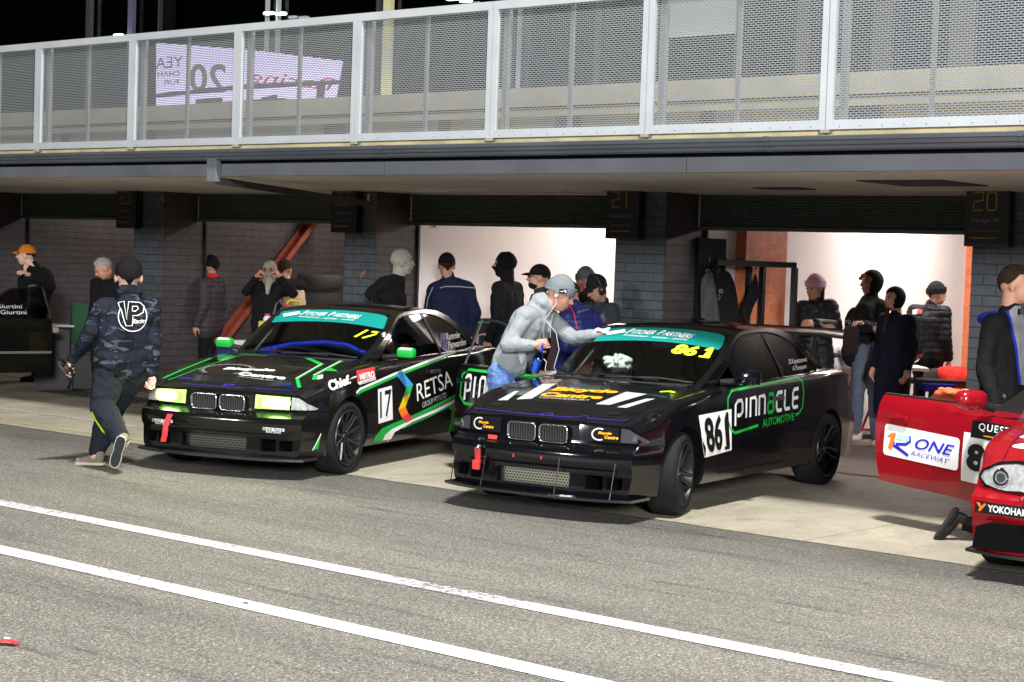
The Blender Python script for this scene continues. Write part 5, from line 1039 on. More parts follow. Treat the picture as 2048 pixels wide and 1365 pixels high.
# ================================================================== balcony screens
FN = tag(empty('balcony_screen', (0, 11.5, 2.87)), 'pale perforated metal screen panels along the balcony edge', 'balustrade')
fx = [-6.86+1.63*k for k in range(-9, 6)]
for a, b in zip(fx, fx[1:]):
    c = (a+b)/2; w = b-a
    fr = MB(); fr.box((c, 0, .035), (w-.008, .045, .07)); fr.box((c, 0, 1.115), (w-.008, .045, .07)); fr.box((a+.030, 0, .575), (.052, .044, 1.012)); fr.box((b-.030, 0, .575), (.052, .044, 1.012)); fr.box((c, .045, .575), (.03, .03, 1.05)); fr.box((a+.10, .06, .575), (.05, .05, 1.08))
    for k in range(9): fr.box((a+.12+(w-.24)*k/8, -.024, .030), (.010, .006, .010))
    f = fr.build('panel_frame', MATS['rail_white'], FN)
    MB().add([(a+.05, .004, .06), (b-.05, .004, .06), (b-.05, .004, 1.09), (a+.05, .004, 1.09)], [(0, 1, 2, 3)]).build('perforated_sheet', MATS['fence_mesh'], FN, fix=False)
    MB().box((a, .01, -.012), (.07, .09, .03), bev=.004).build('foot_bracket', MATS['gallery_stone'], FN)
# glowing panel as a banner's reflection in the gallery glass (its writing reads backwards)
BN = tag(empty('banner_reflection', (0, 0, 0)), 'reflection of a lilac-white banner, built as a glowing panel with backwards lettering', 'banner')
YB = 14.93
def bq(pts): return [tuple(atY(u, v, YB)[i] for i in (0, 2)) for u, v in pts]
def flat(name, items, parent, Y):
    mb = MB(); mats = []
    for bm, m_, off in items:
        if m_ not in mats: mats.append(m_)
        bm.verts.index_update(); mb.add([(v.co.x, Y-off, v.co.y) for v in bm.verts], [[v.index for v in f.verts] for f in bm.faces], mats.index(m_)); bm.free()
    return mb.build(name, mats, parent, fix=False)
MB().prism(bq([(312, 86), (500, 100), (683, 122), (668, 205), (560, 197), (312, 212)]), YB, YB+.03, 'y').build('reflection_panel', MATS['banner_glow'], BN)
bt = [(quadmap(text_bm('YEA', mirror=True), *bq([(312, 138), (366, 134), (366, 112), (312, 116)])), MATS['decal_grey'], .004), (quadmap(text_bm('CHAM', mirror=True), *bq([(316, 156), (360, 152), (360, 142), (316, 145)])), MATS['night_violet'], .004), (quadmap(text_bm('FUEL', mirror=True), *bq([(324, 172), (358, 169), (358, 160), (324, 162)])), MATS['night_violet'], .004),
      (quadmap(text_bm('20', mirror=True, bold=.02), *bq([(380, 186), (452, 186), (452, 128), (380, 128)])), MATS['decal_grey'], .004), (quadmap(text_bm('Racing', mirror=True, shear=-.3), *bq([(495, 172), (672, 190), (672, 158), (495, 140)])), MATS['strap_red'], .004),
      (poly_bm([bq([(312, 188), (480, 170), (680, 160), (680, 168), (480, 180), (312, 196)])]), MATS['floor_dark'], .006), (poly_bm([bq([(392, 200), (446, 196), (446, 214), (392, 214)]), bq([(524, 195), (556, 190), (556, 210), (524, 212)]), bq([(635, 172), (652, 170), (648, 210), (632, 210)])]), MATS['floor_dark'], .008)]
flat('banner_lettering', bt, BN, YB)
# ================================================================== garage number signs
sgm = None
for num, xl, lab in ((23, -19.25, 'black sign above the brick pier left of the orange beam, reading 23'), (22, -15.21, 'black sign with number 22 beside the awning arm'), (21, -11.19, 'black sign on the pier between the two white-walled garages, number 21'), (20, -7.24, 'black sign at the right edge reading Garage 20')):
    r = tag(empty('garage_sign', (xl+.2, 14.58, 2.10)), lab, 'sign', 'garage number signs')
    MB().box((0, 0, .255), (.41, .10, .51), bev=.004).build('sign_box', MATS['sign_black'], r)
    its = []
    def tx(s, x0, z0, x1, z1, m_, **k): its.append((quadmap(text_bm(s, **k), (x0, z0), (x1, z0), (x1, z1), (x0, z1)), MATS[m_], 0))
    for i, c in enumerate(str(num)):     # outline numerals of thin strokes
        x = -.125+i*.125; w, h, z = .085, .155, .315
        G_ = {'2': [(0, h), (w, h), (w, h*.55), (0, h*.45), (0, 0), (w, 0)], '3': [(0, h), (w, h), (w, h*.52), (.02, h*.52), (w, h*.52), (w, 0), (0, 0)], '1': [(w*.3, h), (w*.6, h), (w*.6, 0)], '0': [(.015, h), (w-.015, h), (w, h-.02), (w, .02), (w-.015, 0), (.015, 0), (0, .02), (0, h-.02), (.015, h)]}[c]
        its.append((poly_bm(strip([(x+a, z+b) for a, b in G_], .011)), MATS['sign_amber'], 0))
    tx('Garage %d' % num, -.15, .205, .12, .245, 'sign_white'); its.append((poly_bm([[(-.15, .135), (.12, .135), (.12, .139), (-.15, .139)]]), MATS['sign_white'], 0)); its.append((poly_bm([[(-.15, .07), (.10, .07), (.10, .079), (-.15, .079)]]), MATS['sign_amber'], 0))
    flat('sign_lettering', its, r, -.054)
p = atY(704, 380, 14.45); er = tag(empty('exit_marker', p), 'tiny red marker box with a white symbol above the number 22 sign', 'sign'); MB().box((0, 0, 0), (.10, .04, .05), bev=.003).build('marker_box', MATS['strap_red'], er); MB().prism([(-.008, -.012), (.008, -.012), (0, .014)], -.023, -.021, 'y').build('marker_symbol', MATS['decal_white'], er)
# ================================================================== cars
RED_LOC, RED_RZ, RED_DOOR = (-4.27, 10.92, 0), -1.43, 1.094
LEFT_LOC, LEFT_RZ, LEFT_DOOR = (-18.87, 11.02, 0), -.5, -radians(70)
car_b(); car_red(); car_left()
CA = car_a()
for o in list(bpy.data.objects):
    if o.name.startswith('helmet'): o.parent = None; o.matrix_world = Matrix.Translation(CA.location) @ Matrix.Rotation(CA.rotation_euler.z, 4, 'Z'); tag(o, 'white helmet resting on the seat inside the black race coupe', 'helmet')
def AL(x, y, z): c, s = cos(-1.43237), sin(-1.43237); return Vector((-8.41249+c*x-s*y, 10.75739+s*x+c*y, z))
# crumpled tissue tucked behind the windscreen
tmb = MB(); tmb.ell((0, 0, 0), (.07, .125, .062), 48, 32); tme = tmb.mesh('t')
tis = tmb.build('paper_towel', MATS['paper_white'], smooth=80); tis.location = AL(-.97, -.28, 1.04)
for v in tis.data.vertices: v.co *= 1+.75*noise.noise(v.co*15)+.4*noise.noise(v.co*32)
tag(tis, 'crumpled white paper towel behind the windscreen below the teal banner', 'paper towel')
# ================================================================== persons
AWAY, TOCAM, LEFT_, RIGHT_ = radians(130.5), radians(-49.5), radians(220.5), radians(40.5)
def stand(u, vt, D):
    p = at(u, vt, D); return (p.x, p.y, 0.), p.z
def JP(**k): return {n: at(*v) for n, v in k.items()}
def rg(d): return radians(d)
def side_decal(name, parent, objs, items): return decal(name, parent, items, bvh_of(objs), .04)
def camfr(D, B):   # a flat layout seen square-on from the pit lane, pressed on to a garment
    return lambda a, b: (Vector(at(a, b, D))-B, (Vector(at(a, b, D+2))-Vector(at(a, b, D))).normalized())
# 1 walker
D = 15.0
def ex1(root, body, jo, po, T, P, B, s, fw, rt, hu):
    fr = camfr(D-1.2, B); w = MATS['decal_white']
    el = [(265+28*cos(t)*(1+.0), 634+29*sin(t)) for t in [rg(a) for a in range(0, 360, 12)]]
    V = [(238, 606), (249, 603), (254, 640), (257, 604), (279, 606), (287, 614), (285, 626), (275, 632), (266, 632), (264, 652), (252, 652), (238, 606)]
    its = [(poly_bm(strip(el, 1.8, True)), w, fr, .006), (poly_bm([V[:-1]]), MATS['cloth_black'], fr, .008), (poly_bm(strip(V, 1.7)), w, fr, .011), (poly_bm(strip([(265, 613), (274, 613), (276, 619), (272, 624), (265, 623), (265, 613)], 1.5)), w, fr, .012),
           (quadmap(text_bm('Racing', shear=.3, bold=.02), (266, 650), (292, 648), (292, 637), (266, 639)), w, fr, .013)]
    decal('back_logo', jo, its, bvh_of([jo]), 4)
    fr2 = camfr(D-1.5, B); decal('leg_lettering', po, [(poly_bm(strip([(184, 824), (192, 840), (202, 855), (211, 869)], 3.4)), MATS['green_neon'], fr2, .006)], bvh_of([po]), 6)
person('walking man in a dark camouflage hoodie with a white logo on its back', (at(235, 935, D).x, at(235, 935, D).y, 0), AWAY+.12, 1.83,
       JP(head=(257, 555, D+.02), neck=(259, 598, D), chest=(253, 640, D), waist=(248, 690, D), pelvis=(244, 722, D), shl=(209, 618, D), shr=(298, 618, D+.06), ell=(176, 675, D-.02), wrl=(146, 718, D+.08), elr=(307, 690, D), wrr=(304, 748, D-.04),
          hil=(222, 738, D-.03), hir=(262, 738, D+.06), knl=(204, 815, D-.08), anl=(246, 884, D-.42), knr=(222, 822, D+.25), anr=(192, 908, D+.12)),
       jacket='camo_fleece', pants='cloth_dark', shoes='shoe_tan', skin='skin_pale', hair='hair_dark', look=AWAY+.25, bulk=1.28, hood='down', headk=1.2, legg=.03, hands=(.9, 1.3), pn={'l': AR*1., 'r': -AR*.6-AF*.8},
       feet={'r': -AR*.9+AF*.35, 'l': Vector((0, 0, -1))-AR*.32+AF*.30, 'ul': AF*1.}, extra=ex1, vox=.009, style='fold')
def bottle(name, loc, h, r, mt, axis, label, lid='plastic_blue', liq=None):
    root = tag(empty(name, loc), label, 'bottle'); q = Vector(axis).to_track_quat('Z', 'Y').to_matrix()
    mb = MB(); mb.lathe([(0, -h/2), (r*.9, -h/2), (r, -h/2+.01), (r, h*.18), (r*.8, h*.30), (r*.35, h*.42), (r*.35, h*.5), (0, h*.5)], 20, 'z'); mb.v = [tuple(q @ Vector(v)) for v in mb.v]; mb.build('bottle_body', MATS[mt], root, smooth=50)
    mb = MB(); mb.lathe([(0, h*.45), (r*.42, h*.45), (r*.42, h*.56), (0, h*.56)], 16, 'z'); mb.v = [tuple(q @ Vector(v)) for v in mb.v]; mb.build('bottle_cap', MATS[lid], root, smooth=40)
    if liq: mb = MB(); mb.lathe([(0, -h/2+.006), (r*.86, -h/2+.008), (r*.92, h*.05), (0, h*.05)], 20, 'z'); mb.v = [tuple(q @ Vector(v)) for v in mb.v]; mb.build('liquid', MATS[liq], root, smooth=40)
    return root, q
bottle('water_bottle', at(133, 738, D+.06), .22, .034, 'bottle_plastic', AF*.8+AR*.3-Vector((0, 0, .5)), 'small clear drink bottle in the walking man\'s hand', 'plastic_black')
# 14 man wiping the windscreen
D = 14.98
def ex14(root, body, jo, po, T, P, B, s, fw, rt, hu):
    w = MATS['wire_white']
    MB().tube([P(.083, -.01, -.01), P(.086, .02, -.06), at(1090, 640, D-.32)-B, at(1112, 665, D-.34)-B, at(1118, 700, D-.34)-B, at(1108, 735, D-.33)-B, at(1112, 742, D-.33)-B, at(1098, 750, D-.33)-B, at(1090, 740, D-.33)-B, at(1093, 724, D-.32)-B, at(1084, 715, D-.3)-B], .0020, 6).build('earphone_cable', w, root)
    MB().ell(P(.086, -.004, -.008), .012, 8, 6).build('earphone', w, root)
    bv = bvh_of([jo]); fr = camfr(D-1.2, B); g2 = MATS['cloth_beanie']
    decal('hoodie_pocket', jo, [(poly_bm(strip([(1030, 700), (1062, 690), (1085, 712), (1068, 740), (1040, 728), (1030, 700)], 1.6)), g2, fr, .004)], bv, 6)
    dr = MB()
    for du in (0, 17): dr.tube([at(1088+du, 628+du*.1, D-.25)-B, at(1088+du*.8, 650, D-.27)-B, at(1087+du*.8, 676, D-.27)-B], .003, 6)
    dr.build('drawstrings', MATS['cloth_heather'], jo)
    bh = [c for c in root.children if c.name.startswith('beanie')]
    bb = bvh_of(bh+[c for c in bh[0].children]); fr3 = camfr(D-1.3, B)
    decal('beanie_label', root, [(poly_bm([[(1119, 578), (1134, 578), (1134, 587), (1119, 587)]]), MATS['decal_black'], fr3, .006), (poly_bm([[(1128, 580), (1132, 581), (1132, 586), (1129, 584)], [(1121, 582.5), (1127, 582), (1127, 583.4), (1121, 584)]]), MATS['decal_white'], fr3, .008)], bb, 5)
    decal('jeans_patch', po, [(poly_bm([[(981, 711), (992, 716), (991, 721), (980, 716)]]), MATS['tag_leather'], fr, .006)], bvh_of([po]), 6)
hb_, hh_ = stand(1005, 560, D)
person('man in a grey hoodie and grey beanie wiping the windscreen of the black coupe', hb_, RIGHT_-.05, 1.83,
       JP(head=(1119, 590, D), neck=(1086, 619, D), chest=(1062, 648, D), waist=(1034, 702, D+.02), pelvis=(1014, 752, D+.03), shr=(1050, 634, D-.17), shl=(1100, 640, D+.17), elr=(1016, 690, D-.24), wrr=(1066, 690, D-.34), ell=(1146, 676, D+.10), wrl=(1189, 670, D-.02),
          hir=(1003, 752, D-.07), hil=(1022, 750, D+.12), knr=(1002, 850, D-.07), knl=(1030, 850, D+.15), anr=(992, 938, D-.07), anl=(1015, 936, D+.18)),
       jacket='cloth_heather', pants='blue_denim', shoes='shoe_dark', skin='skin', hair='hair_brown', look=RIGHT_-.22, bend=.42, hat=('beanie', 'cloth_beanie'), beard='hair_brown' and None, bulk=1.10, hood='down', hem=.55, legg=.012, hands=(.25, 1.15), pn={'l': Vector((0, 0, -1)), 'r': AF*1., 'dr': AR*.9+Vector((0, 0, .1)), 'dl': AR*.95+Vector((0, 0, .12))}, extra=ex14, vox=.009)
sp, q = bottle('spray_bottle', at(1075, 722, D-.38), .20, .042, 'bottle_plastic', Vector((0, 0, 1))+AR*.30, 'clear spray bottle of bright blue liquid held by the man in grey', 'plastic_blue', 'liquid_blue')
tr = MB(); tr.box((.01, 0, .135), (.10, .026, .03), bev=.006); tr.box((.055, 0, .115), (.012, .018, .05), Matrix.Rotation(-.5, 3, 'Y')); rr_ = Matrix.Rotation(CAM_YAW, 3, 'Z'); tr.v = [tuple(q @ (Vector(v))) for v in tr.v]; o = tr.build('spray_trigger', MATS['plastic_blue'], sp)
cl = MB(); cl.grid([[AL(-1.13+.012*sin(i*2)+i*-.018, -.60+j*.03, 1.272+.010*sin(j*1.3+i)-(.0) - i*-.010) for j in range(5)] for i in range(4)]); o = cl.build('wiping_cloth', MATS['paper_white'], smooth=60); md = o.modifiers.new('s', 'SOLIDIFY'); md.thickness = .008; apply_mods(o); tag(o, 'white cloth pressed flat on the teal banner by the man in grey', 'cloth')
# 2 orange cap
b, h = stand(75, 478, 24.2); D = 24.2
person('man in an orange cap standing behind the open black door', b, LEFT_+.2, h-.06, JP(head=(52, 512, D), neck=(68, 536, D), shl=(58, 556, D-.1), shr=(88, 552, D), ell=(66, 580, D-.35), wrl=(56, 556, D-.42), elr=(101, 572, D-.25), wrr=(62, 552, D-.45)), jacket='cloth_black', pants='cloth_black', skin='skin_pale', hair='hair_brown', hat=('cap', 'cloth_rust'), look=LEFT_-.05, bulk=1.25,
       extra=lambda root, body, jo, po, T, P, B, s, fw, rt, hu: decal('pale_stripe', jo, [(poly_bm([[(60, 570), (78, 568), (76, 640), (58, 640)]]), MATS['cloth_grey'], camfr(22.5, B), .006), (poly_bm([[(57, 572), (61, 572), (58, 640), (54, 640)]]), MATS['cloth_cream'], camfr(22.5, B), .008)], bvh_of([jo]), 6))
# 3 grey-haired
b, h = stand(212, 508, 22.0); person('grey-haired man in a black top bowing his head beside the number 23 pier', b, TOCAM-.6, h-.02, JP(head=(207, 538, 21.9)), jacket='cloth_black', pants='cloth_black', skin='skin', hair='hair_grey', look=LEFT_+.5, bend=.6)
# 4 red scarf
b, h = stand(423, 512, 23.7); person('person in a dark quilted jacket, black beanie and bright red scarf', b, LEFT_-.35, h-.02, None, jacket='puffer_plum', pants='cloth_black', skin='skin', hat=('beanie', 'cloth_black'), style='puffer', look=AWAY+1., coat=.25,
       extra=lambda root, body, jo, po, T, P, B, s, fw, rt, hu: MB().ell(T['neck']+Vector((0, 0, .05)), (.085, .085, .05), 16, 8).build('scarf', MATS['cloth_red'], root, smooth=60), pn=None)
# 5 balaclava, hands up
D = 23.; b, h = stand(536, 516, D)
person('person in black pulling on a cream balaclava with both hands', b, TOCAM, h-.03, JP(shr=(512, 574, D), shl=(565, 574, D), elr=(492, 584, D-.15), ell=(588, 588, D-.15), wrr=(511, 556, D-.25), wrl=(562, 556, D-.25), head=(539, 543, D-.05)), jacket='cloth_black', pants='cloth_black', skin='skin', mask='cloth_cream', look=TOCAM-.1, glasses=True, hands=(1.2, 1.2), pn={'l': -AR*1., 'r': AR*1.},
       extra=lambda root, body, jo, po, T, P, B, s, fw, rt, hu: MB().cap(P(0, .05, -.10), .055, P(0, .07, -.26), .022).build('loose_neck', MATS['cloth_cream'], root, smooth=60))
# 6 behind
b, h = stand(572, 517, 24.); person('short-haired person in a black and beige jacket behind the one pulling on a balaclava', b, AWAY+.3, h-.02, None, jacket='cloth_beige', pants='cloth_dark', skin='skin', hair='hair_brown', look=AWAY-.4,
       extra=lambda root, body, jo, po, T, P, B, s, fw, rt, hu: (lambda mb: (mb.cap(T['shl'], .095, T['shr'], .095), mb.cap(T['neck']+Vector((0, 0, -.02)), .085, T['chest']+Vector((0, 0, .05)), .15), mb.build('jacket_yoke', MATS['cloth_black'], jo, smooth=60)))(MB()))
# 7 balaclava profile
D = 20.2; b, h = stand(788, 503, D)
person('man in black with a cream balaclava, looking into the white garage', b, RIGHT_+.5, h-.03, JP(head=(804, 524, D), neck=(797, 550, D), shl=(782, 572, D+.1), shr=(768, 568, D-.15), elr=(741, 588, D-.1), wrr=(760, 612, D-.2), ell=(790, 615, D+.1)), jacket='cloth_black', pants='cloth_black', skin='skin', mask='cloth_cream', look=RIGHT_+.15, bulk=1.1,
       extra=lambda root, body, jo, po, T, P, B, s, fw, rt, hu: decal('shoulder_badge', jo, [(poly_bm([[(766, 540), (776, 542), (777, 549), (769, 548)]]), MATS['strap_red'], camfr(19.2, B), .006)], bvh_of([jo]), 4))
# 8 navy
D = 20.5; b, h = stand(903, 504, D)
person('broad man in a navy jacket with a pale line across its back', b, AWAY-.05, h-.04, JP(head=(893, 533, D), neck=(896, 556, D), shl=(870, 582, D), shr=(932, 580, D), ell=(862, 625, D), elr=(950, 625, D), wrr=(940, 668, D+.15), wrl=(880, 665, D+.2)), jacket='cloth_navy', pants='cloth_dark', skin='skin', hair='hair_brown', hat=('cap', 'cloth_black'), look=AWAY+.15, bulk=1.36,
       extra=lambda root, body, jo, po, T, P, B, s, fw, rt, hu: decal('reflective_line', jo, [(poly_bm(strip([(880, 577), (890, 574), (920, 574), (951, 577)], 1.8)), MATS['cloth_cream'], camfr(19.3, B), .006), (poly_bm(strip([(866, 575), (856, 598), (853, 622)], 1.5)), MATS['cloth_cream'], camfr(19.3, B), .006)], bvh_of([jo]), 5))
# 9 ski mask
D = 20.3; b, h = stand(1016, 503, D)
person('tall person in a black ski mask and black jacket with pale sleeve stripes', b, LEFT_-.5, h-.03, JP(head=(1010, 530, D)), jacket='cloth_black', pants='cloth_navy', skin='skin', mask='cloth_black', look=LEFT_-.1, bulk=1.05,
       extra=lambda root, body, jo, po, T, P, B, s, fw, rt, hu: decal('sleeve_stripes', jo, [(poly_bm(strip([(1042, 558), (1054, 575), (1060, 600)], 1.6)+strip([(1047, 556), (1059, 573), (1065, 600)], 1.6)), MATS['cloth_cream'], camfr(19.3, B), .006)], bvh_of([jo]), 5))
# 10 bearded cap
b, h = stand(1082, 526, 19.2); person('bearded man in a black cap and glasses looking left behind the man in grey', b, LEFT_-.2, h-.03, None, jacket='cloth_charcoal', pants='cloth_black', skin='skin', hair='hair_dark', hat=('cap', 'cloth_black'), look=LEFT_+.05, beard='hair_dark', glasses=True)
# 11 purple puffer
D = 16.4; b, h = stand(1165, 556, D)
person('person in a purple-blue quilted jacket with a red zip bending behind the windscreen', b, LEFT_+.9, h, JP(head=(1136, 592, D), neck=(1150, 615, D), chest=(1165, 650, D), shl=(1190, 640, D+.1), shr=(1135, 640, D-.1), ell=(1205, 700, D), elr=(1130, 705, D-.1), wrl=(1160, 730, D-.3), wrr=(1120, 740, D-.25), waist=(1168, 705, D), pelvis=(1170, 745, D+.05)), jacket='puffer_purple', pants='cloth_black', skin='skin', hair='hair_dark', look=LEFT_+.3, bend=.4, style='puffer', bulk=1.12,
       extra=lambda root, body, jo, po, T, P, B, s, fw, rt, hu: (decal('red_zip', jo, [(poly_bm(strip([(1138, 610), (1148, 630), (1155, 660)], 2.2)), MATS['strap_red'], camfr(15.3, B), .008), (quadmap(text_bm('kathmandu'[:1]+'norde'), (1155, 628), (1178, 622), (1178, 617), (1155, 622)), MATS['cloth_cream'], camfr(15.3, B), .008)], bvh_of([jo]), 5), MB().tube([P(.10, 0, -.02), P(.10, 0, .05), P(.07, 0, .12), P(0, 0, .145), P(-.07, 0, .12), P(-.10, 0, .05), P(-.10, 0, -.02)], .009, 8).build('headset', MATS['plastic_black'], root, smooth=60)))
# 12 grey beanie ginger hair
b, h = stand(1173, 533, 19.6); person('person with long ginger hair under a pale grey beanie near the garage wall', b, TOCAM, h-.03, None, jacket='cloth_black', pants='cloth_black', skin='skin_dim', hair='hair_ginger', hairlen=.28, hat=('beanie', 'cloth_grey'), look=TOCAM+.5)
# 13 headset cap
D = 18.; b, h = stand(1200, 545, D)
person('person in a black cap and ear defenders with head bowed against the number 21 pier', b, LEFT_+.7, h-.03, JP(head=(1194, 578, D-.05)), jacket='cloth_charcoal', pants='cloth_black', skin='skin_dim', hair='hair_brown', hat=('cap', 'cloth_black'), look=LEFT_+.5, bend=.5, bulk=1.1,
       extra=lambda root, body, jo, po, T, P, B, s, fw, rt, hu: (lambda mb: (mb.ell(P(.09, -.0, -.01), (.035, .045, .05), 12, 8), mb.ell(P(-.09, -.0, -.01), (.035, .045, .05), 12, 8), mb.tube([P(.10, 0, .03), P(.09, 0, .12), P(0, 0, .155), P(-.09, 0, .12), P(-.10, 0, .03)], .009, 8), mb.build('ear_defenders', MATS['plastic_black'], root, smooth=60)))(MB()))
# 15 pink beanie
D = 19.7; b, h = stand(1633, 546, D)
person('woman in a pale pink beanie and black quilted jacket with folded arms', b, TOCAM-.5, h-.04, JP(shr=(1605, 618, D-.05), shl=(1660, 615, D+.05), elr=(1604, 660, D-.12), ell=(1672, 655, D-.05), wrr=(1640, 658, D-.32), wrl=(1630, 648, D-.28)), jacket='puffer_black', pants='cloth_dark', skin='skin', hair='hair_brown', hairlen=.12, hat=('beanie', 'cloth_pink'), look=TOCAM-.9, bend=.15, style='puffer', bulk=1.02, coat=.4, hands=(.6, .6))
# 16 ginger boy in hoodie
D = 19.8; b, h = stand(1727, 541, D)
person('ginger teenager with a black hood up, arms folded, in blue jeans and white shoes', b, LEFT_+.55, h-.04, JP(head=(1742, 568, D), neck=(1745, 592, D), shr=(1728, 618, D-.14), shl=(1762, 615, D+.1), elr=(1700, 652, D-.22), wrr=(1745, 658, D-.35), ell=(1770, 660, D), wrl=(1725, 648, D-.3), anr=(1712, 868, D), anl=(1752, 885, D-.35), knr=(1715, 790, D), knl=(1750, 795, D-.1), hir=(1722, 700, D), hil=(1745, 700, D-.02)),
       jacket='cloth_black', pants='cloth_greyblue', shoes='shoe_white', skin='skin', hair='hair_ginger', look=LEFT_+.35, hood='up', feet={'r': -AR*.9-AF*.5, 'l': -AR*.5-AF*.8},
       extra=lambda root, body, jo, po, T, P, B, s, fw, rt, hu: (decal('sleeve_lettering', jo, [(quadmap(text_bm('PILLAR', bold=.03), (1690, 650), (1728, 649), (1728, 641), (1690, 641)), MATS['sign_white'], camfr(18.7, B), .006)], bvh_of([jo]), 5), (lambda mb: ([mb.ell(P(.02*k, .075+.01*(k % 2), .085-.004*k*k), (.022, .022, .02), 8, 6) for k in range(-3, 4)], mb.build('fringe', MATS['hair_ginger'], root, smooth=60)))(MB())))
# 17 girl in long coat
D = 19.2; b, h = stand(1795, 570, D); person('girl in a dark hood and long dark coat with brown hair hanging down the front', b, LEFT_+.7, h-.04, JP(head=(1788, 600, D)), jacket='cloth_midnight', pants='cloth_midnight', shoes='shoe_white', skin='skin', hair='hair_brown', look=LEFT_+.45, hood='up', coat=1.25, bulk=1.06,
       extra=lambda root, body, jo, po, T, P, B, s, fw, rt, hu: (lambda mb: ([mb.cap(P(.02*k, .075, -.09), .014, P(.02*k+.01, .10, -.34-.02*k), .008) for k in (-1, 0, 1)], mb.build('front_hair', MATS['hair_brown'], root, smooth=60)))(MB()))
# 18 far puffer
D = 21.3; b, h = stand(1862, 562, D); person('man in a black quilted jacket and dark beanie turned away beside the white wall', b, RIGHT_+.9, h-.03, JP(head=(1874, 590, D)), jacket='puffer_black', pants='cloth_black', skin='skin', hat=('beanie', 'cloth_black'), look=RIGHT_+.35, style='puffer', bulk=1.12,
       extra=lambda root, body, jo, po, T, P, B, s, fw, rt, hu: decal('back_badge', jo, [(poly_bm([[(1826, 620), (1838, 618), (1838, 628), (1826, 630)]]), MATS['decal_white'], camfr(20.2, B), .008), (poly_bm([[(1834, 619), (1845, 619), (1844, 628), (1834, 628)]]), MATS['strap_red'], camfr(20.2, B), .009)], bvh_of([jo]), 4))
# 19 right man
D = 12.9; b, h = stand(2022, 537, D); person('dark-haired man in a black jacket with a bright blue lining by the right-hand pier', b, RIGHT_-.75, h-.03, JP(head=(2032, 572, D)), jacket='cloth_black', pants='cloth_greyblue', skin='skin', hair='hair_brown', look=RIGHT_-.45, bulk=1.1,
       extra=lambda root, body, jo, po, T, P, B, s, fw, rt, hu: (lambda a: (a.ell(T['neck']-fw*.09+Vector((0, 0, -.03)), (.13, .10, .06), 16, 8), a.build('blue_hood', MATS['cloth_blue'], jo, smooth=60), decal('open_shirt', jo, [(poly_bm([[(2018, 622), (2030, 612), (2050, 612), (2060, 625), (2060, 770), (2040, 770)]]), MATS['cloth_heather'], camfr(11.9, B), .006), (poly_bm(strip([(2014, 622), (2030, 690), (2038, 770)], 5)), MATS['cloth_blue'], camfr(11.9, B), .008)], bvh_of([jo]), 6)))(MB()))
# 20 kneeling behind red door
D = 12.55; p = at(1960, 1060, D)
person('kneeling person mostly hidden by the red door, one black boot showing below it', (p.x, p.y, 0), RIGHT_-.2, 1.8, dict(JP(pelvis=(1965, 950, D+.25), waist=(1995, 925, D+.15), chest=(2050, 915, D+.05), neck=(2100, 905, D), head=(2135, 900, D), shr=(2070, 925, D-.1), shl=(2060, 905, D+.25), elr=(2110, 960, D-.05), wrr=(2150, 985, D), ell=(2110, 950, D+.2), wrl=(2150, 975, D+.2), hir=(1968, 965, D+.15), hil=(1965, 960, D+.35), knr=(2035, 1058, D-.02), anr=(1921, 1048, D-.05), knl=(2080, 1050, D+.3), anl=(2010, 1040, D+.35))),
       jacket='cloth_black', pants='cloth_black', shoes='shoe_dark', skin='skin', hair='hair_brown', look=RIGHT_, bend=.3, feet={'r': -AR*.55-Vector((0, 0, .85)), 'ur': AR*.8-Vector((0, 0, .4)), 'l': -AR*.55-Vector((0, 0, .85)), 'ul': AR*.8-Vector((0, 0, .4))})
# ================================================================== garage contents
def loc0(p): return Vector((p.x, p.y, 0))
# orange channel and the black speaker at its head
ob = tag(empty('steel_beam', (0, 0, 0)), 'orange-red steel channel leaning diagonally across the dark brick wall', 'beam')
a, b = atX(440, 690, -18.30), atX(652, 412, -18.30); d = b-a; rt = d.to_track_quat('Y', 'X').to_matrix()
mb = MB(); mb.box(a+d/2, (.012, d.length, .19), rt); mb.box(a+d/2+rt @ Vector((.03, 0, .09)), (.07, d.length, .014), rt); mb.box(a+d/2+rt @ Vector((.03, 0, -.09)), (.07, d.length, .014), rt); mb.build('channel', MATS['orange_steel'], ob)
a2, b2 = atX(575, 404, -18.30), atX(665, 411, -18.30); d2 = b2-a2; MB().box(a2+d2/2, (.05, d2.length, .09), d2.to_track_quat('Y', 'X').to_matrix()).build('top_rail', MATS['orange_steel'], ob)
c = atX(654, 425, -18.0); s_ = tag(empty('speaker', c), 'black wall speaker at the top of the orange channel', 'speaker'); MB().box((0, 0, 0), (.22, .20, .26), Matrix.Rotation(.5, 3, 'Z'), bev=.03).build('speaker_box', MATS['plastic_black'], s_, smooth=40); MB().lathe([(0, -.115), (.08, -.112), (.085, -.10), (.085, -.09)], 24).build('speaker_cone', MATS['cabin_grey'], s_, smooth=40)
# tyres lying in a stack
def tyre(loc, label, tilt=0, grp='stacked racing tyres', R_=.315, w=.235):
    r = tag(empty('spare_tyre', loc), label, 'tyre', grp); r.rotation_euler = (0, 0, random.random()*3)
    o = w/2; MB().lathe([(.19, -o+.03), (.21, -o), (.28, -o), (R_-.01, -o+.03), (R_, -o+.06), (R_+.004, 0), (R_, o-.06), (R_-.01, o-.03), (.28, o), (.21, o), (.19, o-.03), (.185, 0), (.19, -o+.03)], 56, 'z').build('tread', MATS['worn_rubber'], r, smooth=40)
    MB().lathe([(.186, o-.03), (.17, o-.06), (.16, 0), (.06, .0), (.05, .02), (0, .02)], 40, 'z').build('rim', MATS['rim_black'], r, smooth=40); return r
mat('worn_rubber', (.035, .031, .028), .85, var=.3, vscale=12, bump=.4, bscale=50)
pt = at(641, 548, 24.6); top = pt.z; n = round(top/.235); hgt = top/n
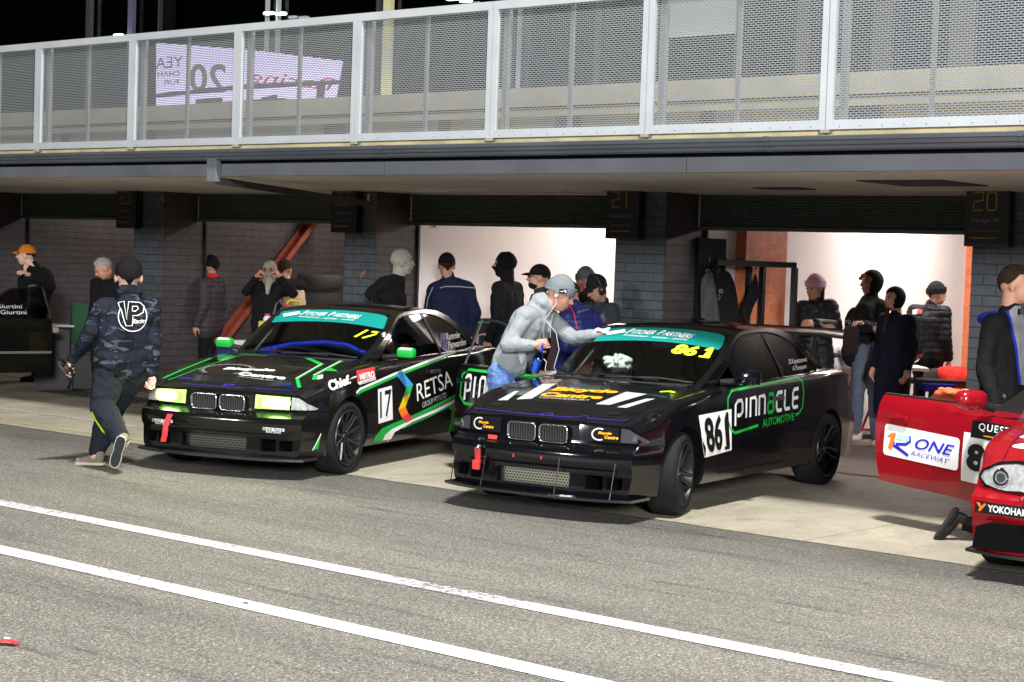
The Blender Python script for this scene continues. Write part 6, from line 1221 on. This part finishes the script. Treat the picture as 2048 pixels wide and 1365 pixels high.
names = ['topmost tyre of the stack beside the number 22 pier', 'second tyre from the top of the stack, its tread just above the car roof', 'third tyre down in the stack, hidden by the roof of the car', 'fourth tyre down in the stack behind the car', 'fifth tyre down in the stack behind the car', 'lowest tyre of the stack behind the car', 'tyre lowest of all under the stack', 'tyre hidden at the foot of the stack']
for k in range(n): off = random.uniform(-.02, .02); tyre((pt.x+off-(.05 if k % 2 else 0), pt.y+off, top-hgt*(k+.5)), names[k], w=hgt*.93)
# yellow trolley with hoses
D = 21.0; q = loc0(at(560, 700, D)); yt = tag(empty('yellow_trolley', q), 'tall yellow tool trolley with a curved push handle behind the black car\'s windscreen', 'trolley'); zt = at(560, 642, D).z
R40 = Matrix.Rotation(CAM_YAW, 3, 'Z')
mb = MB(); mb.box((0, 0, zt-.28), (.47, .40, .56), R40, bev=.02); mb.box((0, 0, .35), (.44, .38, .5), R40, bev=.02); mb.build('cabinet', MATS['yellow_paint'], yt, smooth=40)
for s in (-1, 1): MB().lathe([(0, -.03), (.09, -.03), (.10, -.02), (.10, .02), (.09, .03), (0, .03)], 24, 'x', tuple(R40 @ Vector((s*.2, 0, .10)))).build('caster', MATS['plastic_black'], yt)
hd = [at(u, v, D-.1)-q for u, v in ((572, 640), (574, 606), (580, 601), (600, 602), (606, 606), (606, 622))]; MB().tube(hd, .017, 10).build('push_handle', MATS['yellow_paint'], yt, smooth=60)
hs = tag(MB().tube([at(u, v, D-.3) for u, v in ((545, 660), (548, 628), (552, 608), (560, 602), (568, 612), (575, 640))], .028, 10).build('hose', MATS['plastic_black'], smooth=60), 'thick black hose looped over the yellow trolley', 'hose')
hs2 = tag(MB().tube([at(u, v, D-.35) for u, v in ((568, 606), (578, 618), (592, 632), (600, 645))], .018, 8).build('hose', MATS['strap_red'], smooth=60), 'short red hose beside the yellow handle', 'hose')
jr = tag(empty('jar', at(535, 637, D-.1)), 'small white jar with a red lid on the yellow trolley', 'jar'); MB().lathe([(0, -.04), (.045, -.04), (.05, 0), (.03, .03), (0, .03)], 20, 'z').build('jar_body', MATS['paper_white'], jr, smooth=50); MB().lathe([(0, .03), (.034, .03), (.034, .055), (0, .055)], 20, 'z').build('jar_lid', MATS['strap_red'], jr)
# pale bench at the wall
q = loc0(at(480, 700, 24.3)); zb = at(480, 682, 24.3).z; wb_ = tag(empty('work_bench', q), 'pale workbench standing below the orange channel', 'bench')
MB().box((0, 0, zb-.03), (.9, .5, .10), R40, bev=.01).build('bench_top', MATS['paper_white'], wb_); MB().box((0, 0, (zb-.08)/2), (.82, .44, zb-.09), R40).build('bench_cabinet', MATS['decal_grey'], wb_)
bgs = tag(MB().ell(at(452, 712, 22.5), (.15, .12, .10), 20, 12, pw=.8).build('duffel_bag', MATS['cloth_purple'], smooth=60), 'blue bag slumped on the floor behind the bonnet with green edge stripes', 'bag')
for v in bgs.data.vertices: v.co += Vector((1, 1, 1))*.03*noise.noise(v.co*9)
# rack and clothes
rk = tag(empty('clothes_rack', (0, 0, 0)), 'black box-section clothes rack in front of the brick pilaster', 'rack')
cs = [at(1434, 528, 18.5), at(1590, 528, 18.6), at(1498, 524, 18.85), at(1526, 524, 18.95)]
A_, B_, C_, D_ = cs; tz = (A_.z+B_.z)/2
def bar(mb, p, q, t=.055): d = Vector(q)-Vector(p); mb.box((Vector(p)+Vector(q))/2, (t, t, d.length), d.to_track_quat('Z', 'Y').to_matrix())
mb = MB()
for c in cs: bar(mb, (c.x, c.y, 0), (c.x, c.y, tz-.03))
mb.build('uprights', MATS['plastic_black'], rk)
mb = MB(); bar(mb, (A_.x, A_.y, tz), (B_.x, B_.y, tz)); bar(mb, (A_.x, A_.y, tz+.002), (C_.x, C_.y, tz+.002)); bar(mb, (B_.x, B_.y, tz-.002), (D_.x, D_.y, tz-.002)); bar(mb, (C_.x, C_.y, tz+.004), (D_.x, D_.y, tz+.004)); mb.build('top_bars', MATS['plastic_black'], rk)
def garment(pts, label, D, m_='cloth_black', th=.10, letters=None):
    c = at(pts[0][0], pts[0][1], D); mb = MB(); P_ = [at(u, v, D)-c for u, v in pts]
    o_ = AF*th/2; n = len(P_); mb.add([p-o_ for p in P_]+[p+o_ for p in P_], [tuple(range(n)), tuple(range(n, 2*n))[::-1]]+[(k, n+k, n+(k+1) % n, (k+1) % n) for k in range(n)])
    o = mb.build('hanging_jacket', MATS[m_]); md = o.modifiers.new('r', 'REMESH'); md.mode = 'VOXEL'; md.voxel_size = .016; s = o.modifiers.new('s', 'SMOOTH'); s.iterations = 12; s.factor = .7; apply_mods(o)
    for v in o.data.vertices: v.co += AF*.03*noise.noise(Vector((v.co.x*12, v.co.y*12, v.co.z*3)))
    shade(o.data, 70); o.location = c; tag(o, label, 'jacket', 'jackets hanging on the rack')
    MB().tube([Vector((0, 0, .10)), Vector((.02, 0, .12)), Vector((.02, 0, .09)), Vector((0, 0, .03))], .006, 6).build('hanger_hook', MATS['chrome'], o)
    if letters: decal('jacket_lettering', o, letters(c), bvh_of([MBdummy(o)]), 4)
    return o
class MBdummy:
    def __init__(s, o): s.matrix_basis = Matrix.Identity(4); s.data = o.data
garment([(1449, 540), (1460, 545), (1470, 570), (1478, 620), (1482, 690), (1430, 690), (1430, 600), (1436, 560), (1440, 545)], 'black jacket with white lettering on the left end of the rack', 18.55, letters=lambda c: [(quadmap(text_bm('TWO', bold=.03), (1434, 588), (1446, 588), (1446, 578), (1434, 578)), MATS['sign_white'], camfr(17.6, c), .004), (poly_bm(strip(arc(1437, 595, 3, 4, 0, 350, 12), 1.6)), MATS['sign_white'], camfr(17.6, c), .004)])
garment([(1511, 546), (1516, 560), (1519, 590), (1508, 612), (1498, 640), (1490, 650), (1478, 620), (1492, 592), (1505, 560)], 'small dark garment hanging crooked in the middle of the rack', 18.6)
garment([(1415, 540), (1428, 560), (1440, 640), (1440, 690), (1400, 690), (1400, 560)], 'dark purple-grey coat hanging against the pier', 18.3, 'puffer_plum')
fp = tag(empty('framed_picture', (0, 0, 0)), 'dark framed poster of pale tangled lines on the white wall', 'picture'); a = atX(1392, 560, -10.50); b_ = atX(1450, 480, -10.50)
yc = (a.y+b_.y)/2; ft = at(1440, 480, 19.2).z
MB().box((-10.50, yc, ft-.62), (.04, abs(b_.y-a.y), 1.24)).build('frame', MATS['cloth_black'], fp); 
lw = MB()
for k in range(3): lw.tube([(-10.47, yc+.12*sin(t*1.3+k)*1., ft-.62+.30*cos(t*.9+k*2)) for t in [j*.3 for j in range(24)]], .006, 5)
lw.build('drawn_lines', MATS['sign_white'], fp)
# tables and things on them
D = 20.6; zt = at(1825, 733, D).z; q = loc0(at(1715, 740, D)); tb = tag(empty('folding_table', q), 'white-topped folding table along the garage wall', 'table')
MB().box((0, 0, zt-.02), (1.5, .6, .04), R40, bev=.006).build('table_top', MATS['paper_white'], tb)
for sx in (-1, 1):
    for sy in (-1, 1): p = R40 @ Vector((sx*.62, sy*.22, 0)); MB().tube([p, p*.98+Vector((0, 0, zt-.04))], .013, 8).build('leg', MATS['plastic_black'], tb)
def lump(name, u, v, D, r, m_, label, cat, amp=.35, pw=.8, sc=9):
    c = at(u, v, D); o = MB().ell((0, 0, 0), r, 26, 16, pw=pw).build(name, MATS[m_], smooth=60)
    for w in o.data.vertices: w.co *= 1+amp*noise.noise(w.co*sc+Vector((u, v, 0))*.1)
    o.location = c; tag(o, label, cat); return o
lump('shopping_bag', 1610, 700, 20.3, (.16, .12, .17), 'paper_white', 'white plastic bag on the table left of the wing end plate', 'bag')
hm = tag(empty('crash_helmet', at(1675, 715, 20.2)), 'white crash helmet with a dark visor on the table', 'helmet'); MB().ell((0, 0, 0), (.15, .13, .14), 22, 14).build('shell', MATS['paper_white'], hm, smooth=60); vz = MB(); vz.ell((-.02, -.03, .02), (.142, .122, .055), 22, 10); vz.build('visor', MATS['plastic_black'], hm, smooth=60)
hm = tag(empty('crash_helmet', at(1822, 702, 20.3)), 'black crash helmet on the table behind the hooded girl', 'helmet'); MB().ell((0, 0, 0), (.14, .12, .14), 22, 14).build('shell', MATS['gloss_lip'], hm, smooth=60); vz = MB(); vz.ell((-.02, -.03, .02), (.132, .115, .05), 22, 10); vz.build('visor', MATS['smoke_cover'], hm, smooth=60)
lump('kit_bag', 1905, 755, 21.0, (.20, .18, .13), 'cloth_red', 'red kit bag heaped by the brick edge of the white wall', 'bag', .2)
lump('coat_heap', 1872, 762, 21.1, (.17, .15, .14), 'cloth_plum', 'grey-brown coat heaped beside the red kit bag', 'coat', .3)
lump('safety_vest', 1895, 792, 20.2, (.17, .12, .085), 'hivis', 'bright orange safety vest crumpled above the red door', 'vest', .6, 1., 14)
bx = tag(empty('blue_box', at(1872, 775, 20.6)), 'flat dark blue box below the red kit bag', 'box'); MB().box((0, 0, 0), (.36, .26, .07), R40, bev=.008).build('box_body', MATS['cloth_blue'], bx); MB().box((0, 0, .04), (.37, .27, .014), R40, bev=.004).build('box_lid', MATS['plastic_blue'], bx)
q = loc0(at(1880, 830, 20.8)); sd = tag(empty('low_bench', q), 'low dark bench carrying the bags by the wall', 'bench'); MB().box((0, 0, .62), (1.1, .45, .05), R40, bev=.01).build('bench_top', MATS['plastic_black'], sd)
for sx in (-1, 1): p = R40 @ Vector((sx*.48, 0, .3)); MB().box(p, (.05, .40, .60), R40).build('leg', MATS['plastic_black'], sd)
# jack stand, shoes' board
q = loc0(at(1748, 868, 19.9)); js = tag(empty('jack_stand', q), 'red jack stand on the floor beside the blue jeans', 'jack stand')
mb = MB(); 
for a in range(4): t = a*pi/2+.5; mb.tube([(cos(t)*.17, sin(t)*.17, 0), (cos(t)*.03, sin(t)*.03, .42)], .014, 6)
mb.tube([(cos(t*pi/2+.5)*.13, sin(t*pi/2+.5)*.13, .11) for t in range(5)], .010, 6); mb.build('stand_legs', MATS['strap_red'], js); MB().tube([(0, 0, .36), (0, 0, .52)], .02, 8).build('stand_post', MATS['plastic_black'], js); MB().box((0, 0, .53), (.10, .05, .03), bev=.006).build('saddle', MATS['strap_red'], js)
q = loc0(at(1735, 872, 20.1)); o = tag(MB().box((0, 0, .035), (1.1, .34, .05), R40, bev=.008).build('scale_platform', MATS['decal_grey']), 'low grey platform on the floor by the white shoes', 'platform'); o.location = q
# left bay: green chair, case, small red block, white glove
q = loc0(at(165, 745, 23.2)); gc = tag(empty('camping_chair', q), 'green canvas camping chair folded up against the dark brick wall', 'chair'); z1, z0 = at(165, 607, 23.2).z, at(165, 690, 23.2).z
mb = MB(); mb.grid([[R40 @ Vector((x*.17, .03*sin(x*5), z)) for x in (-1, -.5, 0, .5, 1)] for z in (z0, (z0+z1)/2, z1)]); mb.build('chair_back', MATS['green_canvas'], gc, smooth=60)
mb = MB(); 
for s in (-1, 1): mb.tube([R40 @ Vector((s*.17, .02, 0)), R40 @ Vector((s*.17, .02, z1+.02))], .012, 6); mb.tube([R40 @ Vector((s*.17, -.1, .02)), R40 @ Vector((-s*.17, .05, .7))], .010, 6)
mb.build('chair_frame', MATS['plastic_black'], gc)
q = loc0(at(175, 745, 22.8)); tc_ = tag(empty('tool_case', q), 'black upright tool case beside the green chair', 'case'); MB().box((0, 0, .26), (.34, .22, .46), R40, bev=.02).build('case_body', MATS['plastic_black'], tc_); MB().box((0, 0, .50), (.36, .24, .03), R40, bev=.008).build('case_lid', MATS['trim_black'], tc_); MB().tube([R40 @ Vector((-.07, 0, .51)), R40 @ Vector((-.07, 0, .56)), R40 @ Vector((.07, 0, .56)), R40 @ Vector((.07, 0, .51))], .009, 6).build('handle', MATS['chrome'], tc_)
q = loc0(at(130, 735, 23.4)); dk = tag(empty('work_desk', q), 'dark desk with a pale edge along the brick wall', 'desk'); zz = at(130, 651, 23.4).z; MB().box((0, 0, zz), (.75, .4, .025), R40).build('desk_top', MATS['decal_silver'], dk); MB().box((0, 0, zz/2-.02), (.7, .36, zz-.05), R40).build('desk_cabinet', MATS['floor_dark'], dk)
gl = MB(); c = at(105, 660, 22.4); d_ = AR*.8-Vector((0, 0, .1)); hand(gl, Vector((0, 0, 0)), -d_, AF*1., .5, 1.5); o = tag(gl.build('work_glove', MATS['cloth_cream'], smooth=60), 'pale work glove hooked on the free edge of the open black door', 'glove'); o.location = c
o = tag(MB().box((0, 0, .05), (.07, .07, .10), bev=.008).build('rubber_block', MATS['strap_red']), 'small red block at the foot of the number 23 pier', 'block'); o.location = loc0(at(258, 780, 23.0))
# banner on the garage wall, battery lamp, litter
wbn = tag(empty('wall_banner', (0, 0, 0)), 'grey banner with green-outlined lettering low on the white garage wall', 'banner'); zt_ = atX(960, 637, -14.58).z
y0_, y1_ = 15.45, 18.9; MB().box((-14.585, (y0_+y1_)/2, zt_-.45), (.02, y1_-y0_, .90)).build('banner_cloth', MATS['cloth_plum'], wbn)
bm = text_bm('pinnacle'); mb = MB(); bm.verts.index_update()
ytx = atX(868, 655, -14.57).y; ytx2 = atX(1080, 655, -14.57).y
mb.add([(-14.571, ytx+(ytx2-ytx)*v.co.x, zt_-.38+.26*v.co.y) for v in bm.verts], [[v.index for v in f.verts] for f in bm.faces]); bm.free(); mb.build('banner_lettering', MATS['decal_rose_pale'] if 'decal_rose_pale' in MATS else MATS['cloth_pink'], wbn, fix=False)
gs = MB(); gs.box((-14.571, (ytx+ytx2)/2, zt_-.05), (.004, abs(ytx2-ytx), .02)); gs.build('banner_rule', MATS['decal_leaf'], wbn)
p = atX(877, 450, -14.56); sk = tag(empty('wall_socket', p), 'small white box high on the white garage wall', 'socket'); MB().box((0, 0, 0), (.03, .12, .07), bev=.006).build('socket_box', MATS['paper_white'], sk)
def litter(u, v, s, m_, m2, label):
    p = at(u, v, 10); d = p-Vector((0, 0, CAM_H)); p = Vector((0, 0, CAM_H))+d*(-CAM_H/d.z)
    mb = MB(); mb.grid([[(x*s, y*s*.5, s*.32*(1+noise.noise(Vector((x*2.1, y*2.3, u))))*(1-.8*x*x)) for x in [-1+2*k/9 for k in range(10)]] for y in [-1+2*k/7 for k in range(8)]])
    o = mb.build('wrapper', MATS[m_], smooth=30); o.location = p+Vector((0, 0, .004)); o.rotation_euler = (0, 0, .6); tag(o, label, 'wrapper')
    MB().box((s*.1, 0, s*.5), (s*.5, s*.3, s*.1)).build('wrapper_print', MATS[m2], o)
litter(12, 1290, .055, 'strap_red', 'paper_white', 'crumpled red and white sweet wrapper on the asphalt at the left edge')
litter(490, 1209, .018, 'puffer_purple', 'cloth_pink', 'tiny purple scrap on the white line')
litter(575, 1181, .014, 'cloth_pink', 'paper_white', 'tiny lilac scrap between the two white lines')
litter(497, 1182, .013, 'cloth_beige', 'tag_leather', 'tiny tan leaf scrap between the two white lines')
S.render.engine = 'CYCLES'
for o in bpy.data.objects:
    if o.type == 'MESH' and o.parent is None and not o.get('category') and not o.get('kind'): print('UNTAGGED', o.name)
